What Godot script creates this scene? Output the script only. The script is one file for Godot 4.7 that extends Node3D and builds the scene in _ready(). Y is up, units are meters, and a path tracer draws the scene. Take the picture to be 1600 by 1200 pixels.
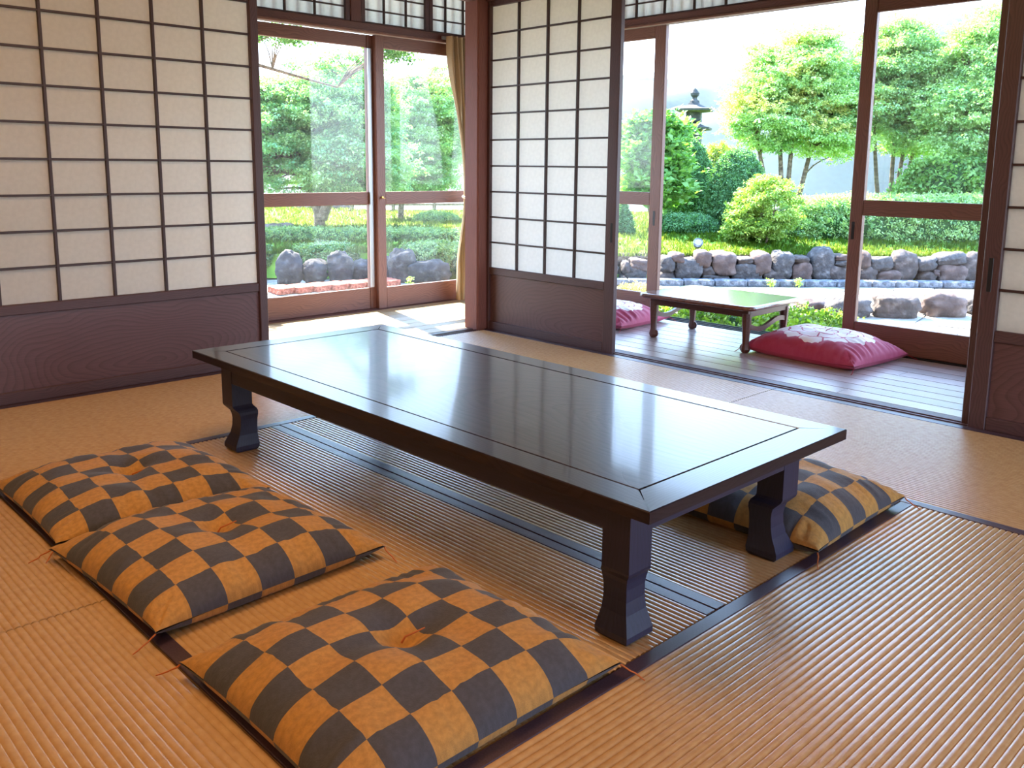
extends Node3D
# A tatami room with a long lacquered low table, checked floor cushions, sliding paper doors,
# a wooden veranda with a small table and red cushions, and a sunny garden beyond the glass.

var rng := RandomNumberGenerator.new()
var M := {}
var mesh_cache := {}
var taken := {}

# ------------------------------------------------------------------ helpers
func numbered(called: String) -> String:
	if not taken.has(called):
		taken[called] = 0
		return called
	taken[called] += 1
	return "%s_%03d" % [called, taken[called]]

func thing(called: String, label: String, category: String, at := Vector3.ZERO, turn := 0.0, group := "", kind := "") -> Node3D:
	var o := Node3D.new()
	o.name = numbered(called)
	add_child(o)
	o.position = at
	o.rotation.y = turn
	tag(o, label, category, group, kind)
	return o

func tag(o: Node, label: String, category := "", group := "", kind := "") -> void:
	if label != "": o.set_meta("label", label)
	if category != "": o.set_meta("category", category)
	if group != "": o.set_meta("group", group)
	if kind != "": o.set_meta("kind", kind)

func part(parent: Node, called: String, mesh: Mesh, m: Material, at := Vector3.ZERO, turn := 0.0) -> MeshInstance3D:
	var o := MeshInstance3D.new()
	o.name = called
	o.mesh = mesh
	o.material_override = m
	o.position = at
	o.rotation.y = turn
	parent.add_child(o, true)
	return o

func single(called: String, label: String, category: String, mesh: Mesh, m: Material, at := Vector3.ZERO, turn := 0.0, group := "", kind := "") -> MeshInstance3D:
	var o := part(self, numbered(called), mesh, m, at, turn)
	tag(o, label, category, group, kind)
	return o

func quad(st: SurfaceTool, p: Array, n: Vector3, uv: Array) -> void:
	var idx := [0, 1, 2, 0, 2, 3]
	if (p[1] - p[0]).cross(p[2] - p[0]).dot(n) > 0.0:
		idx = [0, 2, 1, 0, 3, 2]
	for i in idx:
		st.set_normal(n)
		st.set_uv(uv[i])
		st.add_vertex(p[i])

func tri(st: SurfaceTool, a: Vector3, b: Vector3, c: Vector3, n: Vector3) -> void:
	if (b - a).cross(c - a).dot(n) > 0.0:
		var t := b
		b = c
		c = t
	for v in [a, b, c]:
		st.set_normal(n)
		st.set_uv(Vector2(v.x, v.y))
		st.add_vertex(v)

# one box with chamfered edges; u runs along its longest side, in metres
func add_box(st: SurfaceTool, c: Vector3, size: Vector3, bev := 0.0) -> void:
	var h := size * 0.5
	var b: float = minf(bev, minf(h.x, minf(h.y, h.z)) * 0.6)
	var long := 0
	if size.y >= size.x and size.y >= size.z: long = 1
	elif size.z >= size.x: long = 2
	for ax in 3:
		var u := (ax + 1) % 3
		var v := (ax + 2) % 3
		if v == long:
			var t := u
			u = v
			v = t
		for s in [-1.0, 1.0]:
			var n := Vector3.ZERO
			n[ax] = s
			var ps := []
			var uvs := []
			for k in [[-1, -1], [1, -1], [1, 1], [-1, 1]]:
				var p := Vector3.ZERO
				p[ax] = s * h[ax]
				p[u] = k[0] * (h[u] - b)
				p[v] = k[1] * (h[v] - b)
				ps.append(c + p)
				uvs.append(Vector2(c[u] + p[u], c[v] + p[v] + 0.37 * ax))
			quad(st, ps, n, uvs)
	if b <= 0.0:
		return
	for ax in 3:                      # the twelve edges
		var u := (ax + 1) % 3
		var v := (ax + 2) % 3
		for su in [-1.0, 1.0]:
			for sv in [-1.0, 1.0]:
				var n := Vector3.ZERO
				n[u] = su
				n[v] = sv
				n = n.normalized()
				var ps := []
				var uvs := []
				for k in [[-1, 0], [1, 0], [1, 1], [-1, 1]]:
					var p := Vector3.ZERO
					p[ax] = k[0] * (h[ax] - b)
					p[u] = su * (h[u] if k[1] == 0 else h[u] - b)
					p[v] = sv * (h[v] - b if k[1] == 0 else h[v])
					ps.append(c + p)
					uvs.append(Vector2(p[ax], 0.01 * k[1]) if ax == long else Vector2(0.01 * k[1], p[ax]))
				quad(st, ps, n, uvs)
	for sx in [-1.0, 1.0]:
		for sy in [-1.0, 1.0]:
			for sz in [-1.0, 1.0]:
				var s := Vector3(sx, sy, sz)
				tri(st, c + s * Vector3(h.x, h.y - b, h.z - b), c + s * Vector3(h.x - b, h.y, h.z - b), c + s * Vector3(h.x - b, h.y - b, h.z), s.normalized())

func box(size: Vector3, bev := 0.0) -> ArrayMesh:
	var key := "%v %f" % [size, bev]
	if not mesh_cache.has(key):
		var st := SurfaceTool.new()
		st.begin(Mesh.PRIMITIVE_TRIANGLES)
		add_box(st, Vector3.ZERO, size, bev)
		mesh_cache[key] = st.commit()
	return mesh_cache[key]

# one thin sheet facing +z
func sheet(w: float, h: float) -> ArrayMesh:
	var key := "sheet %.4f %.4f" % [w, h]
	if not mesh_cache.has(key):
		var st := SurfaceTool.new()
		st.begin(Mesh.PRIMITIVE_TRIANGLES)
		quad(st, [Vector3(-w, -h, 0) * 0.5, Vector3(w, -h, 0) * 0.5, Vector3(w, h, 0) * 0.5, Vector3(-w, h, 0) * 0.5], Vector3.BACK, [Vector2(0, 0), Vector2(w, 0), Vector2(w, h), Vector2(0, h)])
		mesh_cache[key] = st.commit()
	return mesh_cache[key]

# a box part given by its two corners
func bpart(parent: Node, called: String, lo: Vector3, hi: Vector3, m: Material, bev := 0.002) -> MeshInstance3D:
	return part(parent, called, box((hi - lo).snapped(Vector3.ONE * 0.0001), bev), m, (lo + hi) * 0.5)

# grid of points -> smooth mesh; rows x cols, uv given per point
func grid_mesh(pts: Array, uvs: Array, rows: int, cols: int, wrap := false) -> ArrayMesh:
	var st := SurfaceTool.new()
	st.begin(Mesh.PRIMITIVE_TRIANGLES)
	grid_into(st, pts, uvs, rows, cols, wrap)
	st.generate_normals()
	return st.commit()

func grid_into(st: SurfaceTool, pts: Array, uvs: Array, rows: int, cols: int, wrap := false) -> void:
	st.set_smooth_group(0)
	var last := cols if wrap else cols - 1
	for r in rows - 1:
		for c in last:
			var c2 := (c + 1) % cols
			for k in [[r, c], [r + 1, c2], [r + 1, c], [r, c], [r, c2], [r + 1, c2]]:
				var i: int = k[0] * cols + k[1]
				if uvs.size(): st.set_uv(uvs[i])
				st.add_vertex(pts[i])

# tube along points with a radius at each
func tube_into(st: SurfaceTool, path: Array, radii: Array, sides := 7) -> void:
	var pts := []
	var uvs := []
	var run := 0.0
	for i in path.size():
		var d: Vector3 = (path[mini(i + 1, path.size() - 1)] - path[maxi(i - 1, 0)]).normalized()
		var a := d.cross(Vector3(0.31, 0.2, 0.93)).normalized()
		if a.length() < 0.1: a = d.cross(Vector3.RIGHT).normalized()
		var b := d.cross(a).normalized()
		if i > 0: run += (path[i] - path[i - 1]).length()
		for k in sides:
			var t := TAU * k / sides
			pts.append(path[i] + (a * cos(t) + b * sin(t)) * radii[i])
			uvs.append(Vector2(run, 0.3 * k / sides))
	grid_into(st, pts, uvs, path.size(), sides, true)

func tube(path: Array, radii: Array, sides := 7) -> ArrayMesh:
	var st := SurfaceTool.new()
	st.begin(Mesh.PRIMITIVE_TRIANGLES)
	tube_into(st, path, radii, sides)
	st.generate_normals()
	return st.commit()

# rings of a square or round section: [[y, half_x, half_z], ...]
func stacked(rings: Array, sides := 4, off := Vector3.ZERO, turn := PI / 4) -> ArrayMesh:
	var st := SurfaceTool.new()
	st.begin(Mesh.PRIMITIVE_TRIANGLES)
	st.set_smooth_group(-1)
	var k := sqrt(2.0) if sides == 4 else 1.0
	for r in rings.size() - 1:
		for s in sides:
			var ps := []
			for q in [[r, s], [r, s + 1], [r + 1, s + 1], [r + 1, s]]:
				var ring: Array = rings[q[0]]
				var t: float = turn + TAU * q[1] / sides
				ps.append(off + Vector3(cos(t) * k * ring[1], ring[0], sin(t) * k * ring[2]))
			var n: Vector3 = (ps[1] - ps[0]).cross(ps[3] - ps[0])
			if n.length() < 1e-9: n = (ps[2] - ps[1]).cross(ps[3] - ps[1])
			n = n.normalized()
			var mid: Vector3 = (ps[0] + ps[1] + ps[2] + ps[3]) * 0.25 - off
			if n.dot(Vector3(mid.x, 0, mid.z)) < 0.0: n = -n
			if absf(n.y) > 0.95:
				n = Vector3(0, signf(rings[r + 1][0] - rings[r][0] + (0.0001 if r > rings.size() / 2.0 else -0.0001)), 0)
			quad(st, ps, n, [Vector2(0, ps[0].y), Vector2(0.1, ps[1].y), Vector2(0.1, ps[2].y), Vector2(0, ps[3].y)])
	for e in [0, rings.size() - 1]:
		var ring: Array = rings[e]
		for s in sides:
			var a: float = turn + TAU * s / sides
			var b: float = turn + TAU * (s + 1) / sides
			tri(st, off + Vector3(0, ring[0], 0), off + Vector3(cos(a) * k * ring[1], ring[0], sin(a) * k * ring[2]), off + Vector3(cos(b) * k * ring[1], ring[0], sin(b) * k * ring[2]), Vector3.DOWN if e == 0 else Vector3.UP)
	return st.commit()

# ------------------------------------------------------------------ textures and materials
func noise(s: int, freq: float, oct := 3) -> FastNoiseLite:
	var n := FastNoiseLite.new()
	n.seed = s
	n.frequency = freq
	n.noise_type = FastNoiseLite.TYPE_SIMPLEX_SMOOTH
	n.fractal_octaves = oct
	return n

func noise_tex(s: int, freq: float, size: int, ramp: Array, oct := 4) -> NoiseTexture2D:
	var t := NoiseTexture2D.new()
	t.width = size
	t.height = size
	t.seamless = true
	t.noise = noise(s, freq, oct)
	var g := Gradient.new()
	g.offsets = PackedFloat32Array(ramp.map(func(r): return r[0]))
	g.colors = PackedColorArray(ramp.map(func(r): return r[1]))
	t.color_ramp = g
	return t

# grey wood grain, u along the grain and seamless in u. bow > 0 gives cathedral arches
func wood_image(s: int, w: int, h: int, rings: float, bow: float, contrast: float) -> ImageTexture:
	var im := Image.create(w, h, false, Image.FORMAT_RGB8)
	var n1 := noise(s, 1.0, 3)
	var n2 := noise(s + 9, 1.0, 2)
	for x in w:
		var t := TAU * x / w
		var cx := cos(t)
		var sx := sin(t)
		for y in h:
			var v := float(y) / h
			var low := n1.get_noise_3d(cx * 0.45, sx * 0.45, v * 1.6)
			var q := v
			if bow > 0.0:
				q = sqrt(pow((v - 0.5) * 1.5, 2.0) + pow(bow * (cx * 0.5 + 0.5), 2.0))
			var r := (q + low * 0.16) * rings
			var f := r - floorf(r)
			var line := pow(f, 3.0) * (1.0 - smoothstep(0.93, 1.0, f))
			var fib := n2.get_noise_3d(cx * 2.2, sx * 2.2, v * h * 0.33)
			var g := 0.86 - contrast * line + fib * 0.13 * (0.4 + contrast)
			im.set_pixel(x, y, Color(g, g, g).clamp())
	return ImageTexture.create_from_image(im)

func wood(c: Color, tex: Texture2D, su: float, sv: float, rough: float, off := 0.0, bump := 0.05) -> StandardMaterial3D:
	var m := StandardMaterial3D.new()
	m.albedo_color = c
	m.albedo_texture = tex
	m.uv1_scale = Vector3(su, sv, 1)
	m.uv1_offset = Vector3(off, off * 0.7, 0)
	m.roughness = rough
	m.heightmap_enabled = true
	m.heightmap_texture = tex
	m.heightmap_scale = bump
	return m

func plain(c: Color, rough := 0.7) -> StandardMaterial3D:
	var m := StandardMaterial3D.new()
	m.albedo_color = c
	m.roughness = rough
	return m

func leafy(back: Color) -> StandardMaterial3D:
	var m := StandardMaterial3D.new()
	m.vertex_color_use_as_albedo = true
	m.roughness = 0.55
	m.backlight_enabled = true
	m.backlight = back
	m.cull_mode = BaseMaterial3D.CULL_DISABLED
	return m

func stone_mat(a: Color, b: Color, s: int, scale: float) -> StandardMaterial3D:
	var m := StandardMaterial3D.new()
	m.albedo_texture = noise_tex(s, 0.02, 256, [[0.0, a], [0.45, a.lerp(b, 0.35)], [0.62, b], [1.0, b.lightened(0.25)]], 5)
	m.uv1_triplanar = true
	m.uv1_scale = Vector3.ONE * scale
	m.roughness = 0.9
	m.heightmap_enabled = true
	m.heightmap_texture = noise_tex(s + 3, 0.04, 256, [[0.0, Color.BLACK], [1.0, Color.WHITE]], 5)
	m.heightmap_scale = 1.2
	return m

func make_materials() -> void:
	var grain := wood_image(3, 512, 512, 34.0, 0.0, 0.2)
	var arch := wood_image(7, 1024, 512, 21.0, 0.9, 0.17)
	var fine := wood_image(5, 256, 256, 40.0, 0.0, 0.12)
	var deck := wood_image(21, 512, 512, 34.0, 0.0, 0.22)
	# room timber: aged reddish brown, three offsets so that neighbours differ
	M.timber = []
	M.frame = []
	M.bar = []
	for k in 3:
		M.timber.append(wood(Color(0.47, 0.29, 0.27), grain, 1.0, 3.0, 0.5, 0.21 * k, 0.04))
		M.frame.append(wood(Color(0.37, 0.25, 0.255), grain, 1.0, 3.0, 0.5, 0.13 + 0.27 * k, 0.04))
		M.bar.append(wood(Color(0.27, 0.16, 0.15), grain, 1.0, 4.0, 0.5, 0.4 * k, 0.02))
	M.pillar = wood(Color(0.6, 0.37, 0.33), grain, 0.7, 4.0, 0.7, 0.1, 0.08)
	M.koshi = wood(Color(0.43, 0.295, 0.3), arch, 0.6, 2.0, 0.42, 0.33, 0.05)
	M.sash = []
	for k in 3:
		M.sash.append(wood(Color(0.56, 0.37, 0.315), grain, 0.9, 2.5, 0.45, 0.31 * k, 0.04))
	M.deck = []
	for k in 5:
		var tone: float = [1.0, 0.93, 1.06, 0.97, 1.02][k]
		M.deck.append(wood(Color(0.75 * tone, 0.66 * tone, 0.65 * tone), deck, 0.6, 3.0, 0.28, 0.23 * k, 0.04))
	M.sunlitdeck = []  # same kind of boards as the deck, yellow of sunlight mixed into the colour
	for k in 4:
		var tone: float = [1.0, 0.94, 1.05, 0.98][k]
		M.sunlitdeck.append(wood(Color(0.78 * tone, 0.66 * tone, 0.47 * tone), deck, 0.6, 3.0, 0.42, 0.37 * k, 0.03))
	# lacquered table: near-black brown wood under a hard gloss coat
	M.lacquer = wood(Color(0.185, 0.155, 0.2), grain, 0.8, 2.6, 0.3, 0.17, 0.035)
	M.lacquer.clearcoat_enabled = true
	M.lacquer.clearcoat = 0.32
	M.lacquer.metallic_specular = 0.35
	M.lacquer.clearcoat_roughness = 0.1
	M.lacquerz = M.lacquer.duplicate()
	M.lacquerz.uv1_offset = Vector3(0.5, 0.35, 0)
	M.tabletop = wood(Color(0.2, 0.14, 0.155), wood_image(33, 1024, 512, 20.0, 0.55, 0.5), 0.55, 1.25, 0.3, 0.1, 0.012)
	M.tabletop.clearcoat_enabled = true
	M.tabletop.clearcoat = 0.32
	M.tabletop.metallic_specular = 0.35
	M.tabletop.clearcoat_roughness = 0.07
	M.tabletop.heightmap_texture = scratched(1024, 512)
	M.tabletop.heightmap_scale = 0.03
	M.legs = wood(Color(0.205, 0.205, 0.32), fine, 0.8, 2.6, 0.42, 0.3, 0.01)
	M.smalltop = wood(Color(0.5, 0.3, 0.24), deck, 0.8, 2.0, 0.2, 0.2, 0.01)
	M.smalltop.clearcoat_enabled = true
	M.smalltop.clearcoat = 1.0
	M.smalltop.clearcoat_roughness = 0.12
	M.smallleg = wood(Color(0.42, 0.25, 0.21), grain, 0.9, 2.5, 0.4, 0.6, 0.02)
	# shoji paper
	M.paper = StandardMaterial3D.new()
	M.paper.albedo_texture = noise_tex(5, 0.05, 256, [[0.0, Color(0.835, 0.81, 0.775)], [1.0, Color(0.87, 0.845, 0.81)]])
	M.paper.uv1_triplanar = true
	M.paper.uv1_scale = Vector3.ONE * 3.0
	M.paper.roughness = 0.9
	M.paper.backlight_enabled = true
	M.paper.backlight = Color(0.96, 0.95, 0.93)
	# window glass
	M.glass = StandardMaterial3D.new()
	M.glass.transparency = BaseMaterial3D.TRANSPARENCY_ALPHA
	M.glass.albedo_color = Color(0.85, 0.92, 0.95, 0.04)
	M.glass.roughness = 0.0
	M.glass.metallic_specular = 0.32
	M.metal = plain(Color(0.62, 0.62, 0.63), 0.35)
	M.metal.metallic = 0.8
	M.darkmetal = plain(Color(0.1, 0.1, 0.12), 0.4)
	M.brass = plain(Color(0.72, 0.6, 0.36), 0.3)
	M.brass.metallic = 0.9
	# tatami rush and border cloth
	M.rush = []
	var rushbump := rush_image()
	for k in 3:
		var m := StandardMaterial3D.new()
		m.albedo_texture = noise_tex(40 + k, 0.012, 512, [[0.0, Color(0.7, 0.555, 0.385)], [0.5, Color(0.735, 0.595, 0.42)], [1.0, Color(0.765, 0.635, 0.46)]], 5)
		m.uv1_scale = Vector3(5.0, 7.0, 1)
		m.roughness = 0.26
		m.metallic_specular = 0.7
		m.heightmap_enabled = true
		m.heightmap_texture = rushbump
		m.heightmap_scale = 0.018
		M.rush.append(m)
	M.heri = StandardMaterial3D.new()
	M.heri.albedo_texture = noise_tex(50, 0.2, 128, [[0.0, Color(0.22, 0.16, 0.2)], [1.0, Color(0.3, 0.23, 0.28)]], 2)
	M.heri.uv1_triplanar = true
	M.heri.uv1_scale = Vector3.ONE * 8.0
	M.heri.roughness = 0.38
	M.subfloor = plain(Color(0.16, 0.11, 0.09), 0.9)
	M.plaster = StandardMaterial3D.new()
	M.plaster.albedo_texture = noise_tex(60, 0.03, 256, [[0.0, Color(0.74, 0.68, 0.57)], [1.0, Color(0.8, 0.74, 0.64)]])
	M.plaster.uv1_triplanar = true
	M.plaster.roughness = 0.95
	M.board = wood(Color(0.62, 0.48, 0.36), deck, 0.5, 1.5, 0.6, 0.1, 0.03)
	# cloth
	M.check = cloth_check()
	M.red = StandardMaterial3D.new()
	M.red.albedo_texture = peony_cloth()
	M.red.roughness = 0.75
	M.red.rim_enabled = true
	M.red.rim = 0.3
	M.cord = plain(Color(0.72, 0.4, 0.2), 0.8)
	M.redcord = plain(Color(0.62, 0.1, 0.2), 0.8)
	M.curtain = StandardMaterial3D.new()
	M.curtain.albedo_texture = noise_tex(70, 0.15, 256, [[0.0, Color(0.6, 0.51, 0.39)], [1.0, Color(0.68, 0.59, 0.46)]], 3)
	M.curtain.uv1_scale = Vector3(4, 4, 1)
	M.curtain.roughness = 0.9
	M.curtain.backlight_enabled = true
	M.curtain.backlight = Color(0.12, 0.11, 0.09)
	M.tieback = plain(Color(0.9, 0.88, 0.82), 0.7)
	# garden
	M.rocks = [stone_mat(Color(0.195, 0.165, 0.16), Color(0.32, 0.275, 0.26), 81, 1.4), stone_mat(Color(0.24, 0.185, 0.175), Color(0.37, 0.295, 0.27), 85, 1.1), stone_mat(Color(0.205, 0.19, 0.195), Color(0.32, 0.3, 0.3), 88, 1.7)]
	M.darkrock = stone_mat(Color(0.11, 0.105, 0.12), Color(0.2, 0.19, 0.21), 83, 1.5)
	M.lantern = stone_mat(Color(0.15, 0.155, 0.155), Color(0.21, 0.21, 0.205), 91, 1.0)
	M.kerb = stone_mat(Color(0.28, 0.29, 0.32), Color(0.42, 0.43, 0.46), 93, 2.0)
	M.slabs = []
	for k in 3:
		M.slabs.append(stone_mat(Color(0.5, 0.475, 0.44).darkened(0.08 * k), Color(0.62, 0.595, 0.56).darkened(0.07 * k), 95 + 2 * k, 0.8))
	M.earth = stone_mat(Color(0.25, 0.19, 0.14), Color(0.4, 0.32, 0.24), 101, 1.2)
	M.brick = stone_mat(Color(0.5, 0.24, 0.17), Color(0.66, 0.36, 0.27), 103, 3.0)
	M.grass = StandardMaterial3D.new()
	M.grass.albedo_texture = noise_tex(110, 0.02, 512, [[0.0, Color(0.27, 0.42, 0.11)], [0.5, Color(0.42, 0.58, 0.16)], [1.0, Color(0.6, 0.7, 0.26)]], 5)
	M.grass.uv1_triplanar = true
	M.grass.uv1_scale = Vector3.ONE * 0.5
	M.grass.roughness = 0.95
	M.leaf = leafy(Color(0.9, 0.97, 0.6))
	M.bark = stone_mat(Color(0.3, 0.24, 0.2), Color(0.48, 0.4, 0.33), 120, 2.5)
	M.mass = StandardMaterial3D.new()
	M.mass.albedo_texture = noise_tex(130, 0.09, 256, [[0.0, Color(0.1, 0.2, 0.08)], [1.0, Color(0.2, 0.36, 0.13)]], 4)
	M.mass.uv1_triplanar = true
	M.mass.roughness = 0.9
	M.forest = StandardMaterial3D.new()
	M.forest.albedo_texture = noise_tex(140, 0.03, 512, [[0.0, Color(0.09, 0.15, 0.13)], [1.0, Color(0.15, 0.23, 0.19)]], 5)
	M.forest.uv1_triplanar = true
	M.forest.uv1_scale = Vector3.ONE * 0.03
	M.forest.roughness = 1.0
	M.field = plain(Color(0.2, 0.27, 0.22), 1.0)

# fine rush stems lying across the ribs: u along the rib, v across
func rush_image() -> ImageTexture:
	var im := Image.create(512, 128, false, Image.FORMAT_RGB8)
	var n := noise(61, 0.5, 2)
	var m := noise(62, 0.05, 2)
	for x in 512:
		for y in 128:
			var g := 0.55 + 0.45 * n.get_noise_2d(x * 0.9, y * 0.02) + 0.08 * m.get_noise_2d(x * 2.0, y)
			im.set_pixel(x, y, Color(g, g, g).clamp())
	return ImageTexture.create_from_image(im)

# relief of the table top: soft grain waves and fine scratches
func scratched(w: int, h: int) -> ImageTexture:
	var im := Image.create(w, h, false, Image.FORMAT_RGB8)
	var n := noise(71, 1.0, 3)
	for x in w:
		for y in h:
			var g := 0.6 + 0.22 * n.get_noise_2d(x * 0.006, y * 0.09) + 0.1 * n.get_noise_2d(x * 0.03 + 50.0, y * 0.5)
			im.set_pixel(x, y, Color(g, g, g))
	var r := RandomNumberGenerator.new()
	r.seed = 12
	for k in 130:
		var p := Vector2(r.randf() * w, r.randf() * h)
		var a := r.randf() * TAU
		var bend := r.randf_range(-0.02, 0.02)
		for i in r.randi_range(15, 90):
			a += bend
			p += Vector2(cos(a), sin(a))
			if p.x >= 0 and p.y >= 0 and p.x < w and p.y < h:
				im.set_pixel(int(p.x), int(p.y), Color(0.2, 0.2, 0.2))
	return ImageTexture.create_from_image(im)

# two by two checks of ochre and slate cloth with a faint weave
func cloth_check() -> StandardMaterial3D:
	var im := Image.create(512, 512, false, Image.FORMAT_RGB8)
	var n := noise(73, 0.35, 2)
	var low := noise(74, 0.02, 3)
	for x in 512:
		for y in 512:
			var gold := (x / 256 + y / 256) % 2 == 0
			var g := 1.0 + 0.16 * n.get_noise_2d(x, y) + 0.12 * low.get_noise_2d(x, y)
			var c := Color(0.68, 0.5, 0.25) if gold else Color(0.26, 0.26, 0.29)
			im.set_pixel(x, y, Color(c.r * g, c.g * g, c.b * g).clamp())
	var m := StandardMaterial3D.new()
	m.albedo_texture = ImageTexture.create_from_image(im)
	m.roughness = 0.85
	m.rim_enabled = true
	m.rim = 0.25
	m.heightmap_enabled = true
	m.heightmap_texture = noise_tex(75, 0.3, 128, [[0.0, Color.BLACK], [1.0, Color.WHITE]], 2)
	m.heightmap_scale = 0.05
	return m

# crimson cloth printed with one large white blossom of scalloped petals
func peony_cloth() -> ImageTexture:
	var s := 512
	var im := Image.create(s, s, false, Image.FORMAT_RGB8)
	var n := noise(77, 0.03, 3)
	for x in s:
		for y in s:
			var p := Vector2(x - s * 0.5, y - s * 0.5) / (s * 0.5)
			var r := p.length()
			var a := p.angle()
			var c := Color(0.64, 0.14, 0.3).lightened(0.06 * n.get_noise_2d(x, y) + 0.05)
			for ring in 4:                     # four rings of scallops, each with a red outline
				var rad: float = [0.74, 0.56, 0.38, 0.2][ring]
				var cnt: float = [11.0, 9.0, 7.0, 5.0][ring]
				var ph: float = [0.0, 0.4, 0.9, 0.3][ring]
				var edge := rad + 0.07 * rad / 0.6 * absf(sin(a * cnt * 0.5 + ph + 1.2 * n.get_noise_2d(x * 0.4, y * 0.4)))
				if r < edge:
					c = Color(0.64, 0.14, 0.3) if r > edge - 0.022 else Color(0.9, 0.86, 0.87)
					if r < edge - 0.022 and absf(fmod(a * cnt * 0.5 / PI + ph / PI + 10.0, 1.0) - 0.02) < 0.05 and r > rad * 0.72:
						c = Color(0.72, 0.3, 0.4)
			if r < 0.06: c = Color(0.6, 0.12, 0.22)
			im.set_pixel(x, y, c)
	return ImageTexture.create_from_image(im)

# ------------------------------------------------------------------ the room
var mat_meshes := {}

func ribbed(length: float, width: float) -> ArrayMesh:
	# woven rush: ribs of 15 mm along the mat's length
	var st := SurfaceTool.new()
	st.begin(Mesh.PRIMITIVE_TRIANGLES)
	var n := int(round(width / 0.015))
	var w := width / n
	var prof := [[0.0, -0.0034], [0.12, -0.0012], [0.3, -0.0003], [0.5, 0.0], [0.7, -0.0003], [0.88, -0.0012], [1.0, -0.0034]]
	for i in n:
		var z0 := -width * 0.5 + i * w
		for k in prof.size() - 1:
			var a: Array = prof[k]
			var b: Array = prof[k + 1]
			var idx := [[-1, 0], [1, 0], [1, 1], [-1, 0], [1, 1], [-1, 1]]
			for q in idx:
				var e: Array = a if q[1] == 0 else b
				var slope: float = (e[0] - 0.5) * 2.0
				st.set_normal(Vector3(0, 1, slope * absf(slope) * 0.95).normalized())
				st.set_uv(Vector2(q[0] * length * 0.5, z0 + e[0] * w))
				st.add_vertex(Vector3(q[0] * length * 0.5, e[1], z0 + e[0] * w))
	add_box(st, Vector3(0, -0.028, 0), Vector3(length, 0.048, width), 0.0)
	return st.commit()

func tatami(parent: Node3D, x0: float, z0: float, x1: float, z1: float, along_x: bool, k: int, sides := [-1.0, 1.0]) -> void:
	var length := (x1 - x0 if along_x else z1 - z0) - 0.003
	var width := (z1 - z0 if along_x else x1 - x0) - 0.003
	var key := "%.3f %.3f" % [length, width]
	if not mat_meshes.has(key): mat_meshes[key] = ribbed(length, width)
	var m := part(parent, "tatami_mat", mat_meshes[key], M.rush[k % 3], Vector3((x0 + x1) * 0.5, 0, (z0 + z1) * 0.5), 0.0 if along_x else PI / 2)
	for s in sides:
		part(m, "border_cloth", box(Vector3(length, 0.006, 0.033), 0.0015), M.heri, Vector3(0, -0.0022, s * (width * 0.5 - 0.0165)))

# a sliding paper door; local x along it, front towards local +z, base on y = 0
func shoji(called: String, label: String, at: Vector3, turn: float, w: float, st_l: float, st_r: float, cols: int, rail: float, pitch: float) -> Node3D:
	var d := thing(called, label, "sliding door", at, turn, "", "structure")
	var fm: Array = M.frame
	var rows := 10
	var top := rail + pitch * rows
	var t := 0.03
	bpart(d, "stile", Vector3(0, 0.001, -t), Vector3(st_l, top + 0.035, 0), fm[0], 0.003)
	bpart(d, "stile", Vector3(w - st_r, 0.001, -t), Vector3(w, top + 0.035, 0), fm[1], 0.003)
	bpart(d, "top_rail", Vector3(st_l, top, -t + 0.002), Vector3(w - st_r, top + 0.035, -0.002), fm[2], 0.002)
	bpart(d, "middle_rail", Vector3(st_l, rail - 0.04, -t + 0.002), Vector3(w - st_r, rail, -0.002), fm[1], 0.003)
	bpart(d, "bottom_rail", Vector3(st_l, 0.002, -t + 0.002), Vector3(w - st_r, 0.05, -0.002), fm[0], 0.003)
	bpart(d, "wood_panel", Vector3(st_l, 0.05, -t + 0.006), Vector3(w - st_r, rail - 0.04, -0.014), M.koshi, 0.0)
	var iw := (w - st_l - st_r) / cols
	for c in range(1, cols):
		var x := st_l + iw * c
		bpart(d, "lattice_bar", Vector3(x - 0.0055, rail, -0.021), Vector3(x + 0.0055, top, -0.005), M.bar[c % 3], 0.001)
	for r in range(1, rows):
		var y := rail + pitch * r
		bpart(d, "lattice_bar", Vector3(st_l, y - 0.0045, -0.02), Vector3(w - st_r, y + 0.0045, -0.007), M.bar[r % 3], 0.001)
	for c in cols:
		for r in rows:
			part(d, "paper_pane", sheet(iw, pitch), M.paper, Vector3(st_l + iw * (c + 0.5), rail + pitch * (r + 0.5), -0.0215))
	return d

# a wooden glazed sash: rails as [[y0, y1], ...] from the bottom up
func sash(called: String, label: String, at: Vector3, turn: float, w: float, st_l: float, st_r: float, rails: Array, k: int, pull := 0.0) -> Node3D:
	var d := thing(called, label, "window", at, turn, "", "structure")
	var t := 0.034
	var h: float = rails[-1][1]
	bpart(d, "stile", Vector3(0, 0.0, -t), Vector3(st_l, h, 0), M.sash[k % 3], 0.003)
	bpart(d, "stile", Vector3(w - st_r, 0.0, -t), Vector3(w, h, 0), M.sash[(k + 1) % 3], 0.003)
	for i in rails.size():
		bpart(d, "rail", Vector3(st_l, rails[i][0] + 0.0, -t + 0.003), Vector3(w - st_r, rails[i][1], -0.003), M.sash[(k + i) % 3], 0.003)
		if i > 0:
			bpart(d, "glass_pane", Vector3(st_l - 0.002, rails[i - 1][1] - 0.002, -0.02), Vector3(w - st_r + 0.002, rails[i][0] + 0.002, -0.016), M.glass, 0.0)
	if pull != 0.0:
		bpart(d, "finger_pull", Vector3(pull - 0.008, 0.56, -0.004), Vector3(pull + 0.008, 0.65, 0.0015), M.darkmetal, 0.001)
	return d

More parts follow.
